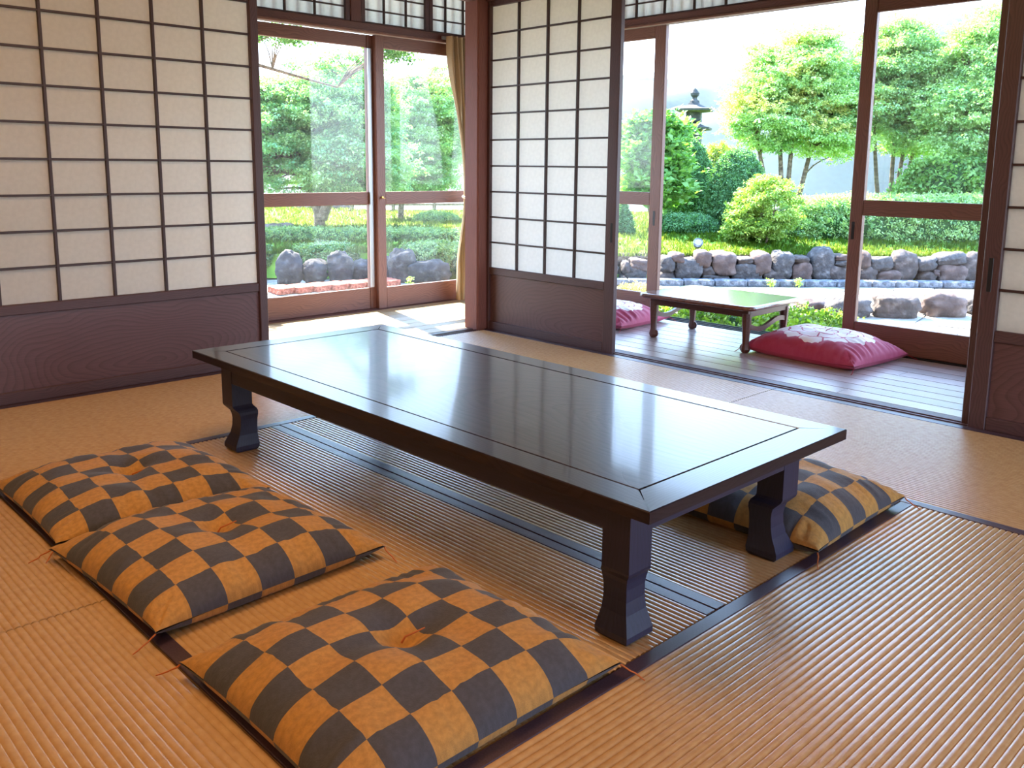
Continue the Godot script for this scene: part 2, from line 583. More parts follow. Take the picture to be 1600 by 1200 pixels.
# a transom light: frame, lattice, paper, and the outer slats that shadow it
func transom(called: String, label: String, at: Vector3, turn: float, w: float, h: float, xs: Array, ys: Array, slat: float) -> void:
	var d := thing(called, label, "transom", at, turn, "", "structure")
	bpart(d, "stile", Vector3(0, 0, -0.03), Vector3(0.03, h, 0), M.frame[1], 0.002)
	bpart(d, "stile", Vector3(w - 0.03, 0, -0.03), Vector3(w, h, 0), M.frame[1], 0.002)
	bpart(d, "rail", Vector3(0.03, 0, -0.028), Vector3(w - 0.03, 0.012, -0.002), M.frame[1], 0.002)
	bpart(d, "rail", Vector3(0.03, h - 0.02, -0.028), Vector3(w - 0.03, h, -0.002), M.frame[1], 0.002)
	for x in xs: bpart(d, "lattice_bar", Vector3(x - 0.006, 0.012, -0.018), Vector3(x + 0.006, h - 0.02, -0.004), M.bar[0], 0.001)
	for y in ys: bpart(d, "lattice_bar", Vector3(0.03, y - 0.0045, -0.017), Vector3(w - 0.03, y + 0.0045, -0.006), M.bar[1], 0.001)
	var ex := [0.03] + xs + [w - 0.03]
	var ey := [0.012] + ys + [h - 0.02]
	for a in ex.size() - 1:
		for b in ey.size() - 1:
			part(d, "paper_pane", sheet(ex[a + 1] - ex[a], ey[b + 1] - ey[b]), M.paper, Vector3((ex[a] + ex[a + 1]) * 0.5, (ey[b] + ey[b + 1]) * 0.5, -0.0195))
	var n := int(w / slat)
	for i in n:
		var x := slat * (i + 0.7)
		if x < w - 0.04: bpart(d, "outer_slat", Vector3(x - 0.011, 0.012, -0.06), Vector3(x + 0.011, h - 0.02, -0.036), M.bar[2], 0.001)

func build_room() -> void:
	# ---- tatami floor: eight mats of 0.91 x 1.82 m round a centre pair, and the mats of the next room
	var X := [-3.69, -2.777, -1.87, -0.957, -0.047, 0.865, 1.78]
	var Z := [-3.355, -2.44, -1.527, -0.61, 0.303, 1.215, 2.13]
	var fl := thing("floor", "tatami floor of woven rush mats with dark cloth borders", "floor", Vector3.ZERO, 0.0, "", "structure")
	bpart(fl, "subfloor", Vector3(-3.695, -0.12, -3.36), Vector3(1.79, -0.055, 2.14), M.subfloor, 0.0)
	tatami(fl, X[0], Z[0], X[2], Z[1], true, 0)
	tatami(fl, X[2], Z[0], X[4], Z[1], true, 1)
	tatami(fl, X[1], Z[1], X[3], Z[2], true, 2)
	tatami(fl, X[1], Z[2], X[3], Z[3], true, 0)
	tatami(fl, X[0], Z[1], X[1], Z[3], false, 1)
	tatami(fl, X[3], Z[1], X[4], Z[3], false, 2)
	tatami(fl, X[0], Z[3], X[2], Z[4], true, 1, [1.0])
	tatami(fl, X[2], Z[3], X[4], Z[4], true, 0, [1.0])
	tatami(fl, X[4], Z[0], X[6], Z[1], true, 0)
	tatami(fl, X[4], Z[1], X[5], Z[3], false, 1)
	tatami(fl, X[5], Z[1], X[6], Z[3], false, 0)
	tatami(fl, X[4], Z[3], X[6], Z[4], true, 2)
	for i in 3:
		tatami(fl, X[2 * i], Z[4], X[2 * i + 2], Z[5], true, i + 1)
		tatami(fl, X[2 * i], Z[5], X[2 * i + 2], Z[6], true, i)
	# ---- grooved door sills
	var sill := thing("trim_1", "grooved wooden door sill between tatami and veranda boards", "door sill", Vector3.ZERO, 0.0, "", "structure")
	for s in [[-3.356, -3.366, 0.0], [-3.366, -3.386, -0.008], [-3.386, -3.396, 0.0], [-3.396, -3.416, -0.008], [-3.416, -3.47, 0.0]]:
		bpart(sill, "sill_strip" if s[2] == 0.0 else "groove", Vector3(-3.72, -0.06, s[1]), Vector3(1.8, s[2], s[0]), M.frame[0] if s[2] == 0.0 else M.bar[0], 0.001)
	var sill2 := thing("trim_2", "grooved wooden door sill under the wide paper door", "door sill", Vector3.ZERO, 0.0, "", "structure")
	for s in [[-3.691, -3.701, 0.0], [-3.701, -3.721, -0.008], [-3.721, -3.731, 0.0], [-3.731, -3.751, -0.008], [-3.751, -3.8, 0.0]]:
		bpart(sill2, "sill_strip" if s[2] == 0.0 else "groove", Vector3(s[1], -0.06, -3.3), Vector3(s[0], s[2], 0.3), M.frame[1] if s[2] == 0.0 else M.bar[0], 0.001)
	# ---- corner pillar and posts
	single("pillar", "reddish brown square corner pillar beside the curtain", "pillar", box(Vector3(0.115, 2.5, 0.115), 0.008), M.pillar, Vector3(-3.7725, 1.19, -3.3575), 0.0, "", "structure")
	# ---- sliding paper doors
	shoji("door_1", "wide paper door of eight columns with a wooden lower panel", Vector3(-3.702, -0.004, -0.228), PI / 2, 1.772, 0.04, 0.04, 8, 0.384, 0.1365)
	shoji("door_2", "paper door of four columns beside the corner pillar, arched grain panel below", Vector3(-3.715, -0.004, -3.367), 0.0, 0.93, 0.02, 0.063, 4, 0.356, 0.1408)
	shoji("door_3", "paper door at the veranda opening, front one of two overlapping doors", Vector3(-1.107, -0.004, -3.367), 0.0, 0.95, 0.058, 0.05, 4, 0.364, 0.1445)
	shoji("door_4", "paper door mostly hidden behind the front one of two overlapping doors", Vector3(-1.14, -0.004, -3.399), 0.0, 0.95, 0.045, 0.05, 4, 0.364, 0.1445)
	var pull := bpart(get_node("door_3"), "finger_pull", Vector3(0.018, 0.5, -0.004), Vector3(0.034, 0.62, 0.0012), M.darkmetal, 0.001)
	pull.set_meta("label", "dark recessed finger pull")
	bpart(get_node("door_2"), "finger_pull", Vector3(0.9, 0.555, -0.004), Vector3(0.914, 0.65, 0.0012), M.darkmetal, 0.001)
	# ---- lintels and the wall bands above the doors
	var k1 := thing("trim_3", "wooden lintel above the wide paper door", "lintel", Vector3.ZERO, 0.0, "", "structure")
	bpart(k1, "lintel_beam", Vector3(-3.80, 1.787, -3.3), Vector3(-3.69, 1.835, 0.3), M.timber[0], 0.003)
	bpart(k1, "lintel_cap", Vector3(-3.80, 1.835, -3.3), Vector3(-3.675, 1.92, 0.3), M.timber[1], 0.004)
	var k2 := thing("trim_4", "wooden lintel above the paper doors and veranda opening", "lintel", Vector3.ZERO, 0.0, "", "structure")
	bpart(k2, "lintel_beam", Vector3(-3.715, 1.787, -3.46), Vector3(1.8, 1.835, -3.35), M.timber[2], 0.003)
	bpart(k2, "lintel_cap", Vector3(-3.715, 1.835, -3.46), Vector3(1.8, 1.92, -3.335), M.timber[0], 0.004)
	single("wall_left", "cream plaster wall band above the lintel of the wide door", "wall", box(Vector3(0.1, 0.5, 3.6)), M.plaster, Vector3(-3.745, 2.17, -1.5), 0.0, "", "structure")
	single("wall_front", "cream plaster wall band above the lintel of the veranda opening", "wall", box(Vector3(5.515, 0.5, 0.1)), M.plaster, Vector3(-0.9575, 2.17, -3.405), 0.0, "", "structure")
	single("wall_front_right", "cream plaster wall beyond the paper doors", "wall", box(Vector3(1.95, 1.787, 0.1)), M.plaster, Vector3(0.825, 0.893, -3.42), 0.0, "", "structure")
	# the adjoining room's outer wall, with an unseen doorway added for bluish daylight
	var wr := thing("wall_right", "cream plaster wall of the adjoining room with an unseen doorway added for daylight", "wall", Vector3.ZERO, 0.0, "", "structure")
	bpart(wr, "wall_piece", Vector3(1.79, -0.05, -1.3), Vector3(1.89, 2.45, 2.18), M.plaster, 0.0)
	bpart(wr, "wall_piece", Vector3(1.79, -0.05, -3.42), Vector3(1.89, 2.45, -3.1), M.plaster, 0.0)
	bpart(wr, "wall_piece", Vector3(1.79, 1.8, -3.1), Vector3(1.89, 2.45, -1.3), M.plaster, 0.0)
	bpart(wr, "post", Vector3(1.78, -0.05, -3.1), Vector3(1.9, 1.8, -3.0), M.timber[0], 0.003)
	bpart(wr, "post", Vector3(1.78, -0.05, -1.4), Vector3(1.9, 1.8, -1.3), M.timber[1], 0.003)
	single("wall_back", "cream plaster wall behind the room", "wall", box(Vector3(6.7, 2.5, 0.1)), M.plaster, Vector3(-1.46, 1.2, 2.18), 0.0, "", "structure")
	single("wall_side", "cream plaster wall closing the side veranda", "wall", box(Vector3(1.0, 2.5, 0.1)), M.plaster, Vector3(-4.25, 1.2, 0.36), 0.0, "", "structure")
	single("wall_left_back", "cream plaster wall beyond the wide paper door", "wall", box(Vector3(0.1, 2.5, 1.85)), M.plaster, Vector3(-3.745, 1.2, 1.24), 0.0, "", "structure")
	var ce := thing("ceiling", "brown boarded ceiling of the room and verandas", "ceiling", Vector3.ZERO, 0.0, "", "structure")
	for i in 13:
		bpart(ce, "ceiling_board", Vector3(-4.75 + i * 0.5125, 2.42, -4.5), Vector3(-4.75 + i * 0.5125 + 0.508, 2.44, 2.2), M.board, 0.002)
	bpart(ce, "roof_slab", Vector3(-4.76, 2.445, -4.52), Vector3(1.9, 2.52, 2.24), M.subfloor, 0.0)
	# eaves that shade the verandas
	var ev := thing("roof_eaves", "deep wooden eaves outside above the veranda windows", "eaves", Vector3.ZERO, 0.0, "", "structure")
	bpart(ev, "eave_board", Vector3(-6.9, 3.1, -6.7), Vector3(-4.76, 3.16, 2.24), M.board, 0.0)
	bpart(ev, "eave_board", Vector3(-4.758, 3.1, -6.7), Vector3(1.9, 3.16, -4.52), M.board, 0.0)
	bpart(ev, "roof_deck", Vector3(-4.758, 3.1, -4.518), Vector3(1.9, 3.16, 2.24), M.board, 0.0)
	bpart(ev, "fascia", Vector3(-4.76, 2.525, -4.518), Vector3(-4.70, 3.1, 2.24), M.plaster, 0.0)
	bpart(ev, "fascia", Vector3(-4.70, 2.525, -4.518), Vector3(1.9, 3.1, -4.46), M.plaster, 0.0)

func build_verandas() -> void:
	# ---- boards: along x on the garden side, along z on the curtain side
	var vf := thing("veranda_floor", "brown wooden veranda floorboards under the small table", "floor", Vector3.ZERO, 0.0, "", "structure")
	var z := -3.472
	var i := 0
	while z > -4.38:
		var z2: float = maxf(z - 0.102, -4.39)
		var j: float = [-1.62, 0.4, -3.2, -1.05, 0.9][i % 5]
		if i == 0: j = -1.66
		bpart(vf, "floor_board", Vector3(-4.62 if z < -3.47 - 0.0 and false else -3.74, -0.04, z2 + 0.0012), Vector3(j - 0.001, 0.0, z - 0.0012), M.deck[i % 5], 0.0022)
		bpart(vf, "floor_board", Vector3(j + 0.001, -0.04, z2 + 0.0012), Vector3(1.8, 0.0, z - 0.0012), M.deck[(i + 2) % 5], 0.0022)
		z = z2
		i += 1
	bpart(vf, "joist", Vector3(-4.7, -0.14, -4.47), Vector3(1.8, -0.042, -3.46), M.subfloor, 0.0)
	var vs := thing("veranda_floor_001", "wooden floorboards of the side veranda with sun yellow put into their colour", "floor", Vector3.ZERO, 0.0, "", "structure")
	var x := -3.803
	i = 0
	while x > -4.6:
		var x2: float = maxf(x - 0.105, -4.65)
		var e: float = [-2.2, -1.4, -3.0, -0.9][i % 4]
		bpart(vs, "floor_board", Vector3(x2 + 0.001, -0.04, -4.39 if x < -3.75 else -3.47), Vector3(x - 0.001, 0.0, e - 0.001), M.sunlitdeck[i % 4], 0.002)
		bpart(vs, "floor_board", Vector3(x2 + 0.001, -0.04, e + 0.001), Vector3(x - 0.001, 0.0, 0.3), M.sunlitdeck[(i + 1) % 4], 0.002)
		x = x2
		i += 1
	bpart(vs, "joist", Vector3(-4.72, -0.14, -4.47), Vector3(-3.8, -0.042, 0.32), M.subfloor, 0.0)
	# ---- window tracks
	var tr := thing("trim_5", "dark metal window track along the veranda edge", "window track", Vector3.ZERO, 0.0, "", "structure")
	bpart(tr, "track_base", Vector3(-4.66, -0.1, -4.52), Vector3(1.8, -0.006, -4.393), M.darkmetal, 0.002)
	for zz in [-4.405, -4.447, -4.49]: bpart(tr, "track_rib", Vector3(-4.66, -0.006, zz - 0.003), Vector3(1.8, 0.004, zz + 0.003), M.darkmetal, 0.001)
	var tr2 := thing("trim_6", "wooden window sill below the glazed sashes with the curtain", "window sill", Vector3.ZERO, 0.0, "", "structure")
	bpart(tr2, "sill_beam", Vector3(-4.78, -0.1, -4.4), Vector3(-4.655, -0.001, 0.32), M.timber[1], 0.003)
	# ---- glazed sashes on the side veranda (front faces +x)
	var rl := [[0.0, 0.135], [0.667, 0.745], [1.625, 1.70]]
	sash("window_1", "glazed wooden sash between the wide paper door and the locked stile", Vector3(-4.712, 0.0, -1.93), PI / 2, 1.39, 0.065, 0.05, rl, 0)
	var w2 := sash("window_2", "glazed wooden sash with the screw lock, half behind the curtain", Vector3(-4.672, 0.0, -3.305), PI / 2, 1.06, 0.066, 0.066, rl, 1)
	var lk := part(w2, "screw_lock", stacked([[0.0, 0.008, 0.008], [0.012, 0.008, 0.008]], 10), M.brass, Vector3(0.034, 0.712, 0.0))
	lk.rotation.x = PI / 2
	part(lk, "thumb_key", box(Vector3(0.018, 0.02, 0.005), 0.002), M.brass, Vector3(0, 0.02, 0.006))
	bpart(get_node("window_1"), "metal_channel", Vector3(1.34, 0.14, 0.0005), Vector3(1.365, 1.62, 0.012), M.metal, 0.001)
	# ---- glazed sashes on the garden side (front faces +z), with an open gap between
	var rr := [[0.0, 0.137], [0.683, 0.762], [1.675, 1.745]]
	sash("window_3", "glazed wooden sash beside the small table and the half-hidden red cushion", Vector3(-4.62, 0.002, -4.43), 0.0, 1.30, 0.066, 0.08, rr, 1, 1.26)
	sash("window_4", "glazed wooden sash beside the fully visible red cushion", Vector3(-2.115, 0.002, -4.43), 0.0, 0.72, 0.066, 0.07, rr, 2, 0.022)
	sash("window_5", "glazed wooden sash slid behind the paper doors", Vector3(-1.40, 0.002, -4.47), 0.0, 1.3, 0.066, 0.066, rr, 0)
	sash("window_6", "glazed wooden sash at the far end of the veranda", Vector3(-0.14, 0.002, -4.43), 0.0, 1.3, 0.066, 0.066, rr, 1)
	# ---- window lintels
	var l1 := thing("trim_7", "wooden window lintel with a thin lower lip above the sashes with the curtain", "lintel", Vector3.ZERO, 0.0, "", "structure")
	bpart(l1, "lintel_beam", Vector3(-4.78, 1.712, -4.43), Vector3(-4.645, 1.757, -1.93), M.timber[0], 0.003)
	bpart(l1, "lintel_lip", Vector3(-4.655, 1.70, -4.43), Vector3(-4.635, 1.714, -1.93), M.sash[0], 0.002)
	var l2 := thing("trim_8", "wooden window lintel with a thin lower lip above the open garden gap", "lintel", Vector3.ZERO, 0.0, "", "structure")
	bpart(l2, "lintel_beam", Vector3(-4.7, 1.757, -4.52), Vector3(1.8, 1.80, -4.405), M.timber[1], 0.003)
	bpart(l2, "lintel_lip", Vector3(-4.7, 1.747, -4.418), Vector3(1.8, 1.759, -4.395), M.sash[1], 0.002)
	# ---- transoms; local x runs away from the room end
	var r1 := 0.0
	transom("window_7", "paper transom with lattice above the sash by the wide door", Vector3(-4.66, 1.757, -2.20), PI / 2, 0.92, 0.36, [0.3, 0.49, 0.685], [0.083, 0.168, 0.253], 0.075)
	transom("window_8", "paper transom with lattice above the locked sash", Vector3(-4.66, 1.757, -3.20), PI / 2, 0.52, 0.36, [0.173, 0.341], [0.083, 0.168, 0.253], 0.083)
	transom("window_9", "short paper transom with lattice above the curtain", Vector3(-4.66, 1.757, -3.722), PI / 2, 0.66, 0.36, [0.14, 0.29, 0.44], [0.083, 0.168, 0.253], 0.078)
	transom("window_10", "long paper transom with lattice above the open garden gap", Vector3(-3.76, 1.80, -4.425), 0.0, 2.3, 0.34, [0.21, 0.42, 0.63, 0.84, 1.05, 1.26, 1.47, 1.68, 1.89, 2.1], [0.09, 0.18, 0.27], 0.07)
	transom("window_11", "long paper transom with lattice at the far end of the veranda", Vector3(-1.40, 1.80, -4.425), 0.0, 3.1, 0.34, [0.5, 1.0, 1.5, 2.0, 2.5], [0.09, 0.18, 0.27], 0.09)
	single("post", "square wooden post between the paper transoms above the locked sash", "post", box(Vector3(0.09, 0.4, 0.078), 0.004), M.timber[0], Vector3(-4.70, 1.957, -3.16), 0.0, "", "structure")
	single("post", "square wooden post at the meeting of the two verandas", "post", box(Vector3(0.12, 2.5, 0.12), 0.006), M.pillar, Vector3(-4.71, 1.19, -4.46), 0.0, "", "structure")
	single("post", "square wooden post at the end of the long garden transom", "post", box(Vector3(0.06, 0.4, 0.08), 0.004), M.timber[0], Vector3(-1.43, 2.0, -4.45), 0.0, "", "structure")
	single("post", "square wooden post at the start of the long garden transom", "post", box(Vector3(0.86, 0.4, 0.06), 0.004), M.frame[1], Vector3(-4.195, 2.0, -4.455), 0.0, "", "structure")
	single("wall_side_upper", "plaster wall band above the side transoms", "wall", box(Vector3(0.08, 0.32, 4.9)), M.plaster, Vector3(-4.71, 2.272, -2.05), 0.0, "", "structure")
	single("wall_garden_upper", "plaster wall band above the garden transoms", "wall", box(Vector3(6.5, 0.29, 0.08)), M.plaster, Vector3(-1.4, 2.285, -4.46), 0.0, "", "structure")
	single("wall_veranda_end", "plaster wall closing the garden veranda", "wall", box(Vector3(0.1, 2.5, 1.15)), M.plaster, Vector3(1.84, 1.2, -4.0), 0.0, "", "structure")
	single("wall_added_shade", "unseen plaster wall added to keep daylight off the wide paper door", "wall", box(Vector3(0.09, 2.11, 2.23)), M.plaster, Vector3(-4.705, 1.055, -0.81), 0.0, "", "structure")  # added out of sight to hold daylight back from the door paper
	single("wall_base", "dark foundation board under the veranda edge", "foundation", box(Vector3(6.5, 0.4, 0.06)), M.subfloor, Vector3(-1.42, -0.31, -4.45), 0.0, "", "structure")
	single("wall_base_side", "dark foundation board under the side veranda", "foundation", box(Vector3(0.06, 0.4, 4.8)), M.subfloor, Vector3(-4.69, -0.31, -2.05), 0.0, "", "structure")

func build_lamp() -> void:
	# the room's warm ceiling lamp, and a second one added to soften shadows
	var g := plain(Color(0.95, 0.85, 0.7), 0.8)
	g.emission_enabled = true
	g.emission = Color(1.0, 0.82, 0.6)
	g.emission_energy_multiplier = 0.8
	for k in 2:
		var at: Vector3 = [Vector3(-1.9, 2.30, -1.0), Vector3(0.4, 2.30, 0.9)][k]
		var l := thing("ceiling_lamp", ["square ceiling lamp with a glowing shade above the long table", "square ceiling lamp added unseen in the adjoining room to soften shadows"][k], "lamp", at)
		bpart(l, "frame", Vector3(-0.5, 0.0, -0.5), Vector3(0.5, 0.115, 0.5), M.timber[0], 0.004)
		bpart(l, "shade", Vector3(-0.48, -0.03, -0.48), Vector3(0.48, 0.0, 0.48), g, 0.004)
		var a := AreaLight3D.new()
		a.name = "lamp_light"
		a.area_size = Vector2(0.96, 0.96)
		a.light_color = Color(1.0, 0.77, 0.54)
		a.light_energy = LAMP * [1.05, 1.2][k]
		a.shadow_enabled = true
		a.area_range = 12.0
		a.position = Vector3(0, -0.034, 0)
		a.rotation.x = -PI / 2
		l.add_child(a)

# ------------------------------------------------------------------ furniture
func build_table() -> void:
	var c := Vector3(-1.8255, 0, -1.5825)
	var t := thing("low_table", "long dark lacquered low table with a framed glossy top and curved legs", "table", c)
	var L := 1.845
	var W := 0.747
	var fx := 0.081
	var fz := 0.074
	# mitred frame of the top, four pieces
	for k in 4:
		var st := SurfaceTool.new()
		st.begin(Mesh.PRIMITIVE_TRIANGLES)
		var o := [Vector2(-L, -W) * 0.5, Vector2(L, -W) * 0.5, Vector2(L, W) * 0.5, Vector2(-L, W) * 0.5]
		var g := 0.0006
		var inn := [Vector2(-L * 0.5 + fx, -W * 0.5 + fz), Vector2(L * 0.5 - fx, -W * 0.5 + fz), Vector2(L * 0.5 - fx, W * 0.5 - fz), Vector2(-L * 0.5 + fx, W * 0.5 - fz)]
		var a: Vector2 = o[k]
		var b: Vector2 = o[(k + 1) % 4]
		var c2: Vector2 = inn[(k + 1) % 4]
		var d: Vector2 = inn[k]
		var dir := (b - a).normalized()
		a += dir * g
		d += dir * g
		b -= dir * g
		c2 -= dir * g
		var out := Vector2(dir.y, -dir.x)
		var y0 := 0.296
		var y1 := 0.32
		var bv := 0.002
		var poly := [a, b, c2, d]
		var top := [a - out * bv, b - out * bv, c2 + out * bv, d + out * bv]
		var f := func(p: Vector2, y: float) -> Vector3: return Vector3(p.x, y, p.y)
		var uv := func(p: Vector2) -> Vector2: return Vector2(p.dot(dir), p.dot(out) + 0.3 * k)
		quad(st, top.map(func(p): return f.call(p, y1)), Vector3.UP, top.map(uv))
		quad(st, poly.map(func(p): return f.call(p, y0)), Vector3.DOWN, poly.map(uv))
		for e in 4:
			var p: Vector2 = poly[e]
			var q: Vector2 = poly[(e + 1) % 4]
			var n2 := Vector2((q - p).y, -(q - p).x).normalized()
			var n := Vector3(n2.x, 0, n2.y)
			quad(st, [f.call(p, y0), f.call(q, y0), f.call(q, y1 - bv), f.call(p, y1 - bv)], n, [uv.call(p), uv.call(q), uv.call(q) + Vector2(0, 0.02), uv.call(p) + Vector2(0, 0.02)])
			if e % 2 == 0:
				quad(st, [f.call(p, y1 - bv), f.call(q, y1 - bv), f.call(top[(e + 1) % 4], y1), f.call(top[e], y1)], (n + Vector3.UP).normalized(), [uv.call(p), uv.call(q), uv.call(q), uv.call(p)])
		part(t, "top_frame", st.commit(), M.lacquer if k % 2 == 0 else M.lacquerz)
	bpart(t, "top_panel", Vector3(-L * 0.5 + fx + 0.003, 0.298, -W * 0.5 + fz + 0.003), Vector3(L * 0.5 - fx - 0.003, 0.3195, W * 0.5 - fz - 0.003), M.tabletop, 0.0015)
	# apron
	var ax := 0.838
	var az := 0.318
	bpart(t, "apron", Vector3(-ax + 0.05, 0.226, az - 0.026), Vector3(ax - 0.05, 0.296, az - 0.001), M.legs, 0.002)
	bpart(t, "apron", Vector3(-ax + 0.05, 0.226, -az + 0.001), Vector3(ax - 0.05, 0.296, -az + 0.026), M.legs, 0.002)
	bpart(t, "apron", Vector3(ax - 0.026, 0.226, -az + 0.05), Vector3(ax - 0.001, 0.296, az - 0.05), M.legs, 0.002)
	bpart(t, "apron", Vector3(-ax + 0.001, 0.226, -az + 0.05), Vector3(-ax + 0.026, 0.296, az - 0.05), M.legs, 0.002)
	# legs: square above, stepped in at the knee, drawn in and flared at the foot
	var prof := [[0.296, 0.0, 0.068], [0.152, 0.0, 0.068], [0.146, 0.002, 0.071], [0.138, 0.009, 0.078], [0.13, 0.016, 0.081], [0.12, 0.019, 0.081], [0.105, 0.021, 0.079], [0.08, 0.02, 0.078], [0.055, 0.015, 0.078], [0.035, 0.006, 0.08], [0.02, 0.0, 0.082], [0.008, 0.0, 0.081], [0.0, 0.008, 0.076]]
	for sx in [-1.0, 1.0]:
		for sz in [-1.0, 1.0]:
			var st := SurfaceTool.new()
			st.begin(Mesh.PRIMITIVE_TRIANGLES)
			for i in prof.size() - 1:
				var rings := []
				for e in [prof[i], prof[i + 1]]:
					var x0: float = ax - e[1]
					var x1: float = ax - e[2]
					var z0: float = az - e[1]
					var z1: float = az - e[2]
					rings.append([Vector3(sx * x0, e[0], sz * z0), Vector3(sx * x1, e[0], sz * z0), Vector3(sx * x1, e[0], sz * z1), Vector3(sx * x0, e[0], sz * z1)])
				for s in 4:
					var ps := [rings[0][s], rings[0][(s + 1) % 4], rings[1][(s + 1) % 4], rings[1][s]]
					var mid := Vector3(sx * (ax - 0.04), 0, sz * (az - 0.04))
					var n: Vector3 = (ps[1] - ps[0]).cross(ps[3] - ps[0]).normalized()
					var o: Vector3 = (ps[0] + ps[1]) * 0.5 - mid
					if n.dot(Vector3(o.x, 0, o.z)) < 0: n = -n
					quad(st, ps, n, [Vector2(ps[0].y, 0.1 * s), Vector2(ps[1].y, 0.1 * s + 0.07), Vector2(ps[2].y, 0.1 * s + 0.07), Vector2(ps[3].y, 0.1 * s)])
				if i == prof.size() - 2:
					quad(st, rings[1], Vector3.DOWN, [Vector2(0, 0), Vector2(0.1, 0), Vector2(0.1, 0.1), Vector2(0, 0.1)])
			part(t, "leg", st.commit(), M.legs)

# a square floor cushion with pinched corners; local y = 0 on the floor
func cushion_mesh(w: float, d: float, ht: float, s: int, tuft: float, n_check: float, wr := 1.0, back := true) -> ArrayMesh:
	var nz := noise(s, 1.0, 2)
	var N := 64
	var st := SurfaceTool.new()
	st.begin(Mesh.PRIMITIVE_TRIANGLES)
	var seam := 0.026
	for side in 2:
		var pts := []
		var uvs := []
		for i in N + 1:
			for j in N + 1:
				var a := sin((2.0 * i / N - 1.0) * PI * 0.5) * 0.55 + (2.0 * i / N - 1.0) * 0.45
				var b := sin((2.0 * j / N - 1.0) * PI * 0.5) * 0.55 + (2.0 * j / N - 1.0) * 0.45
				var ea := 1.0 - a * a
				var eb := 1.0 - b * b
				# sides drawn in between the pinched corners
				var x := a * w * 0.5 * (1.0 - 0.055 * pow(eb, 0.6) * pow(absf(a), 3.0))
				var z := b * d * 0.5 * (1.0 - 0.055 * pow(ea, 0.6) * pow(absf(b), 3.0))
				var fill := pow(maxf(1.0 - pow(absf(a), 3.2), 0.0), 0.52) * pow(maxf(1.0 - pow(absf(b), 3.2), 0.0), 0.52)
				var corner := pow(absf(a * b), 3.0)
				var r := sqrt(a * a + b * b)
				var fold := 0.0
				var edge := maxf(absf(a), absf(b))
				if edge > 0.5:
					var along := b if absf(a) > absf(b) else a
					fold = wr * 0.006 * smoothstep(0.5, 0.85, edge) * (1.0 - smoothstep(0.93, 1.0, edge)) * nz.get_noise_2d(along * 7.0, (3.0 if a > 0 else 9.0) + (20.0 if absf(a) > absf(b) else 0.0))
				var y := 0.0
				if side == 0:
					y = seam + (ht - seam) * fill * (1.0 - 0.12 * r * r) + 0.012 * nz.get_noise_2d(a * 1.3, b * 1.3 + 40.0) * fill + fold
					y -= tuft * exp(-r * r * 45.0) + 0.35 * tuft * exp(-r * r * 8.0)
					y -= tuft * 0.22 * (exp(-pow(a * 9.0 + 2.0 * b * b, 2.0)) + exp(-pow((b - a * 0.2) * 11.0, 2.0))) * exp(-r * r * 5.0)
				else:
					y = maxf(seam - (seam + 0.02) * pow(fill, 0.8), 0.0)
				y += 0.006 * corner * (1.0 if side == 0 else 0.4)
				pts.append(Vector3(x, maxf(y, 0.0), z))
				var sh := 0.0 if side == 0 else 0.5
				uvs.append(Vector2((a * 0.5 + 0.5) * n_check * 0.5 + sh, (b * 0.5 + 0.5) * n_check * 0.5) if back or side == 0 else Vector2(0.02 + 0.05 * a, 0.02 + 0.05 * b))
		if side == 1:       # turn the underside over
			for i in N + 1:
				for j in (N + 1) / 2:
					var p1 := i * (N + 1) + j
					var p2 := i * (N + 1) + N - j
					var tp = pts[p1]
					pts[p1] = pts[p2]
					pts[p2] = tp
					var tu = uvs[p1]
					uvs[p1] = uvs[p2]
					uvs[p2] = tu
		grid_into(st, pts, uvs, N + 1, N + 1)
	st.generate_normals()
	return st.commit()

func cushion(called: String, label: String, group: String, at: Vector3, turn: float, w: float, d: float, ht: float, s: int, tuft: float, red := false) -> void:
	var t := thing(called, label, "cushion", at, turn, group)
	part(t, "cover", cushion_mesh(w, d, ht, s, tuft, 2.0 if red else 7.0, 1.6 if red else 1.0, not red), M.red if red else M.check)
	rng.seed = s
	var cm: Material = M.redcord if red else M.cord
	for sx in [-1.0, 1.0]:
		for sz in [-1.0, 1.0]:
			var p := Vector3(sx * w * 0.495, 0.026, sz * d * 0.495)
			var path := []
			var dir := Vector3(sx, 0, sz).normalized().rotated(Vector3.UP, rng.randf_range(-0.9, 0.9))
			for i in 6:
				path.append(p + dir * 0.009 * i + Vector3(0, -0.0046 * i, 0) + Vector3(rng.randf_range(-1, 1), 0, rng.randf_range(-1, 1)) * 0.0025)
			part(t, "corner_tassel", tube(path, [0.002, 0.0018, 0.0016, 0.0016, 0.0016, 0.0012], 5), cm)
	var c0 := Vector3(0, ht - tuft * 1.35 - 0.004, 0)
	part(t, "centre_tuft", tube([c0, c0 + Vector3(0.004, 0.012, -0.006), c0 + Vector3(0.014, 0.019, -0.022), c0 + Vector3(0.02, 0.024, -0.038)], [0.0022, 0.002, 0.0018, 0.0012], 5), cm)

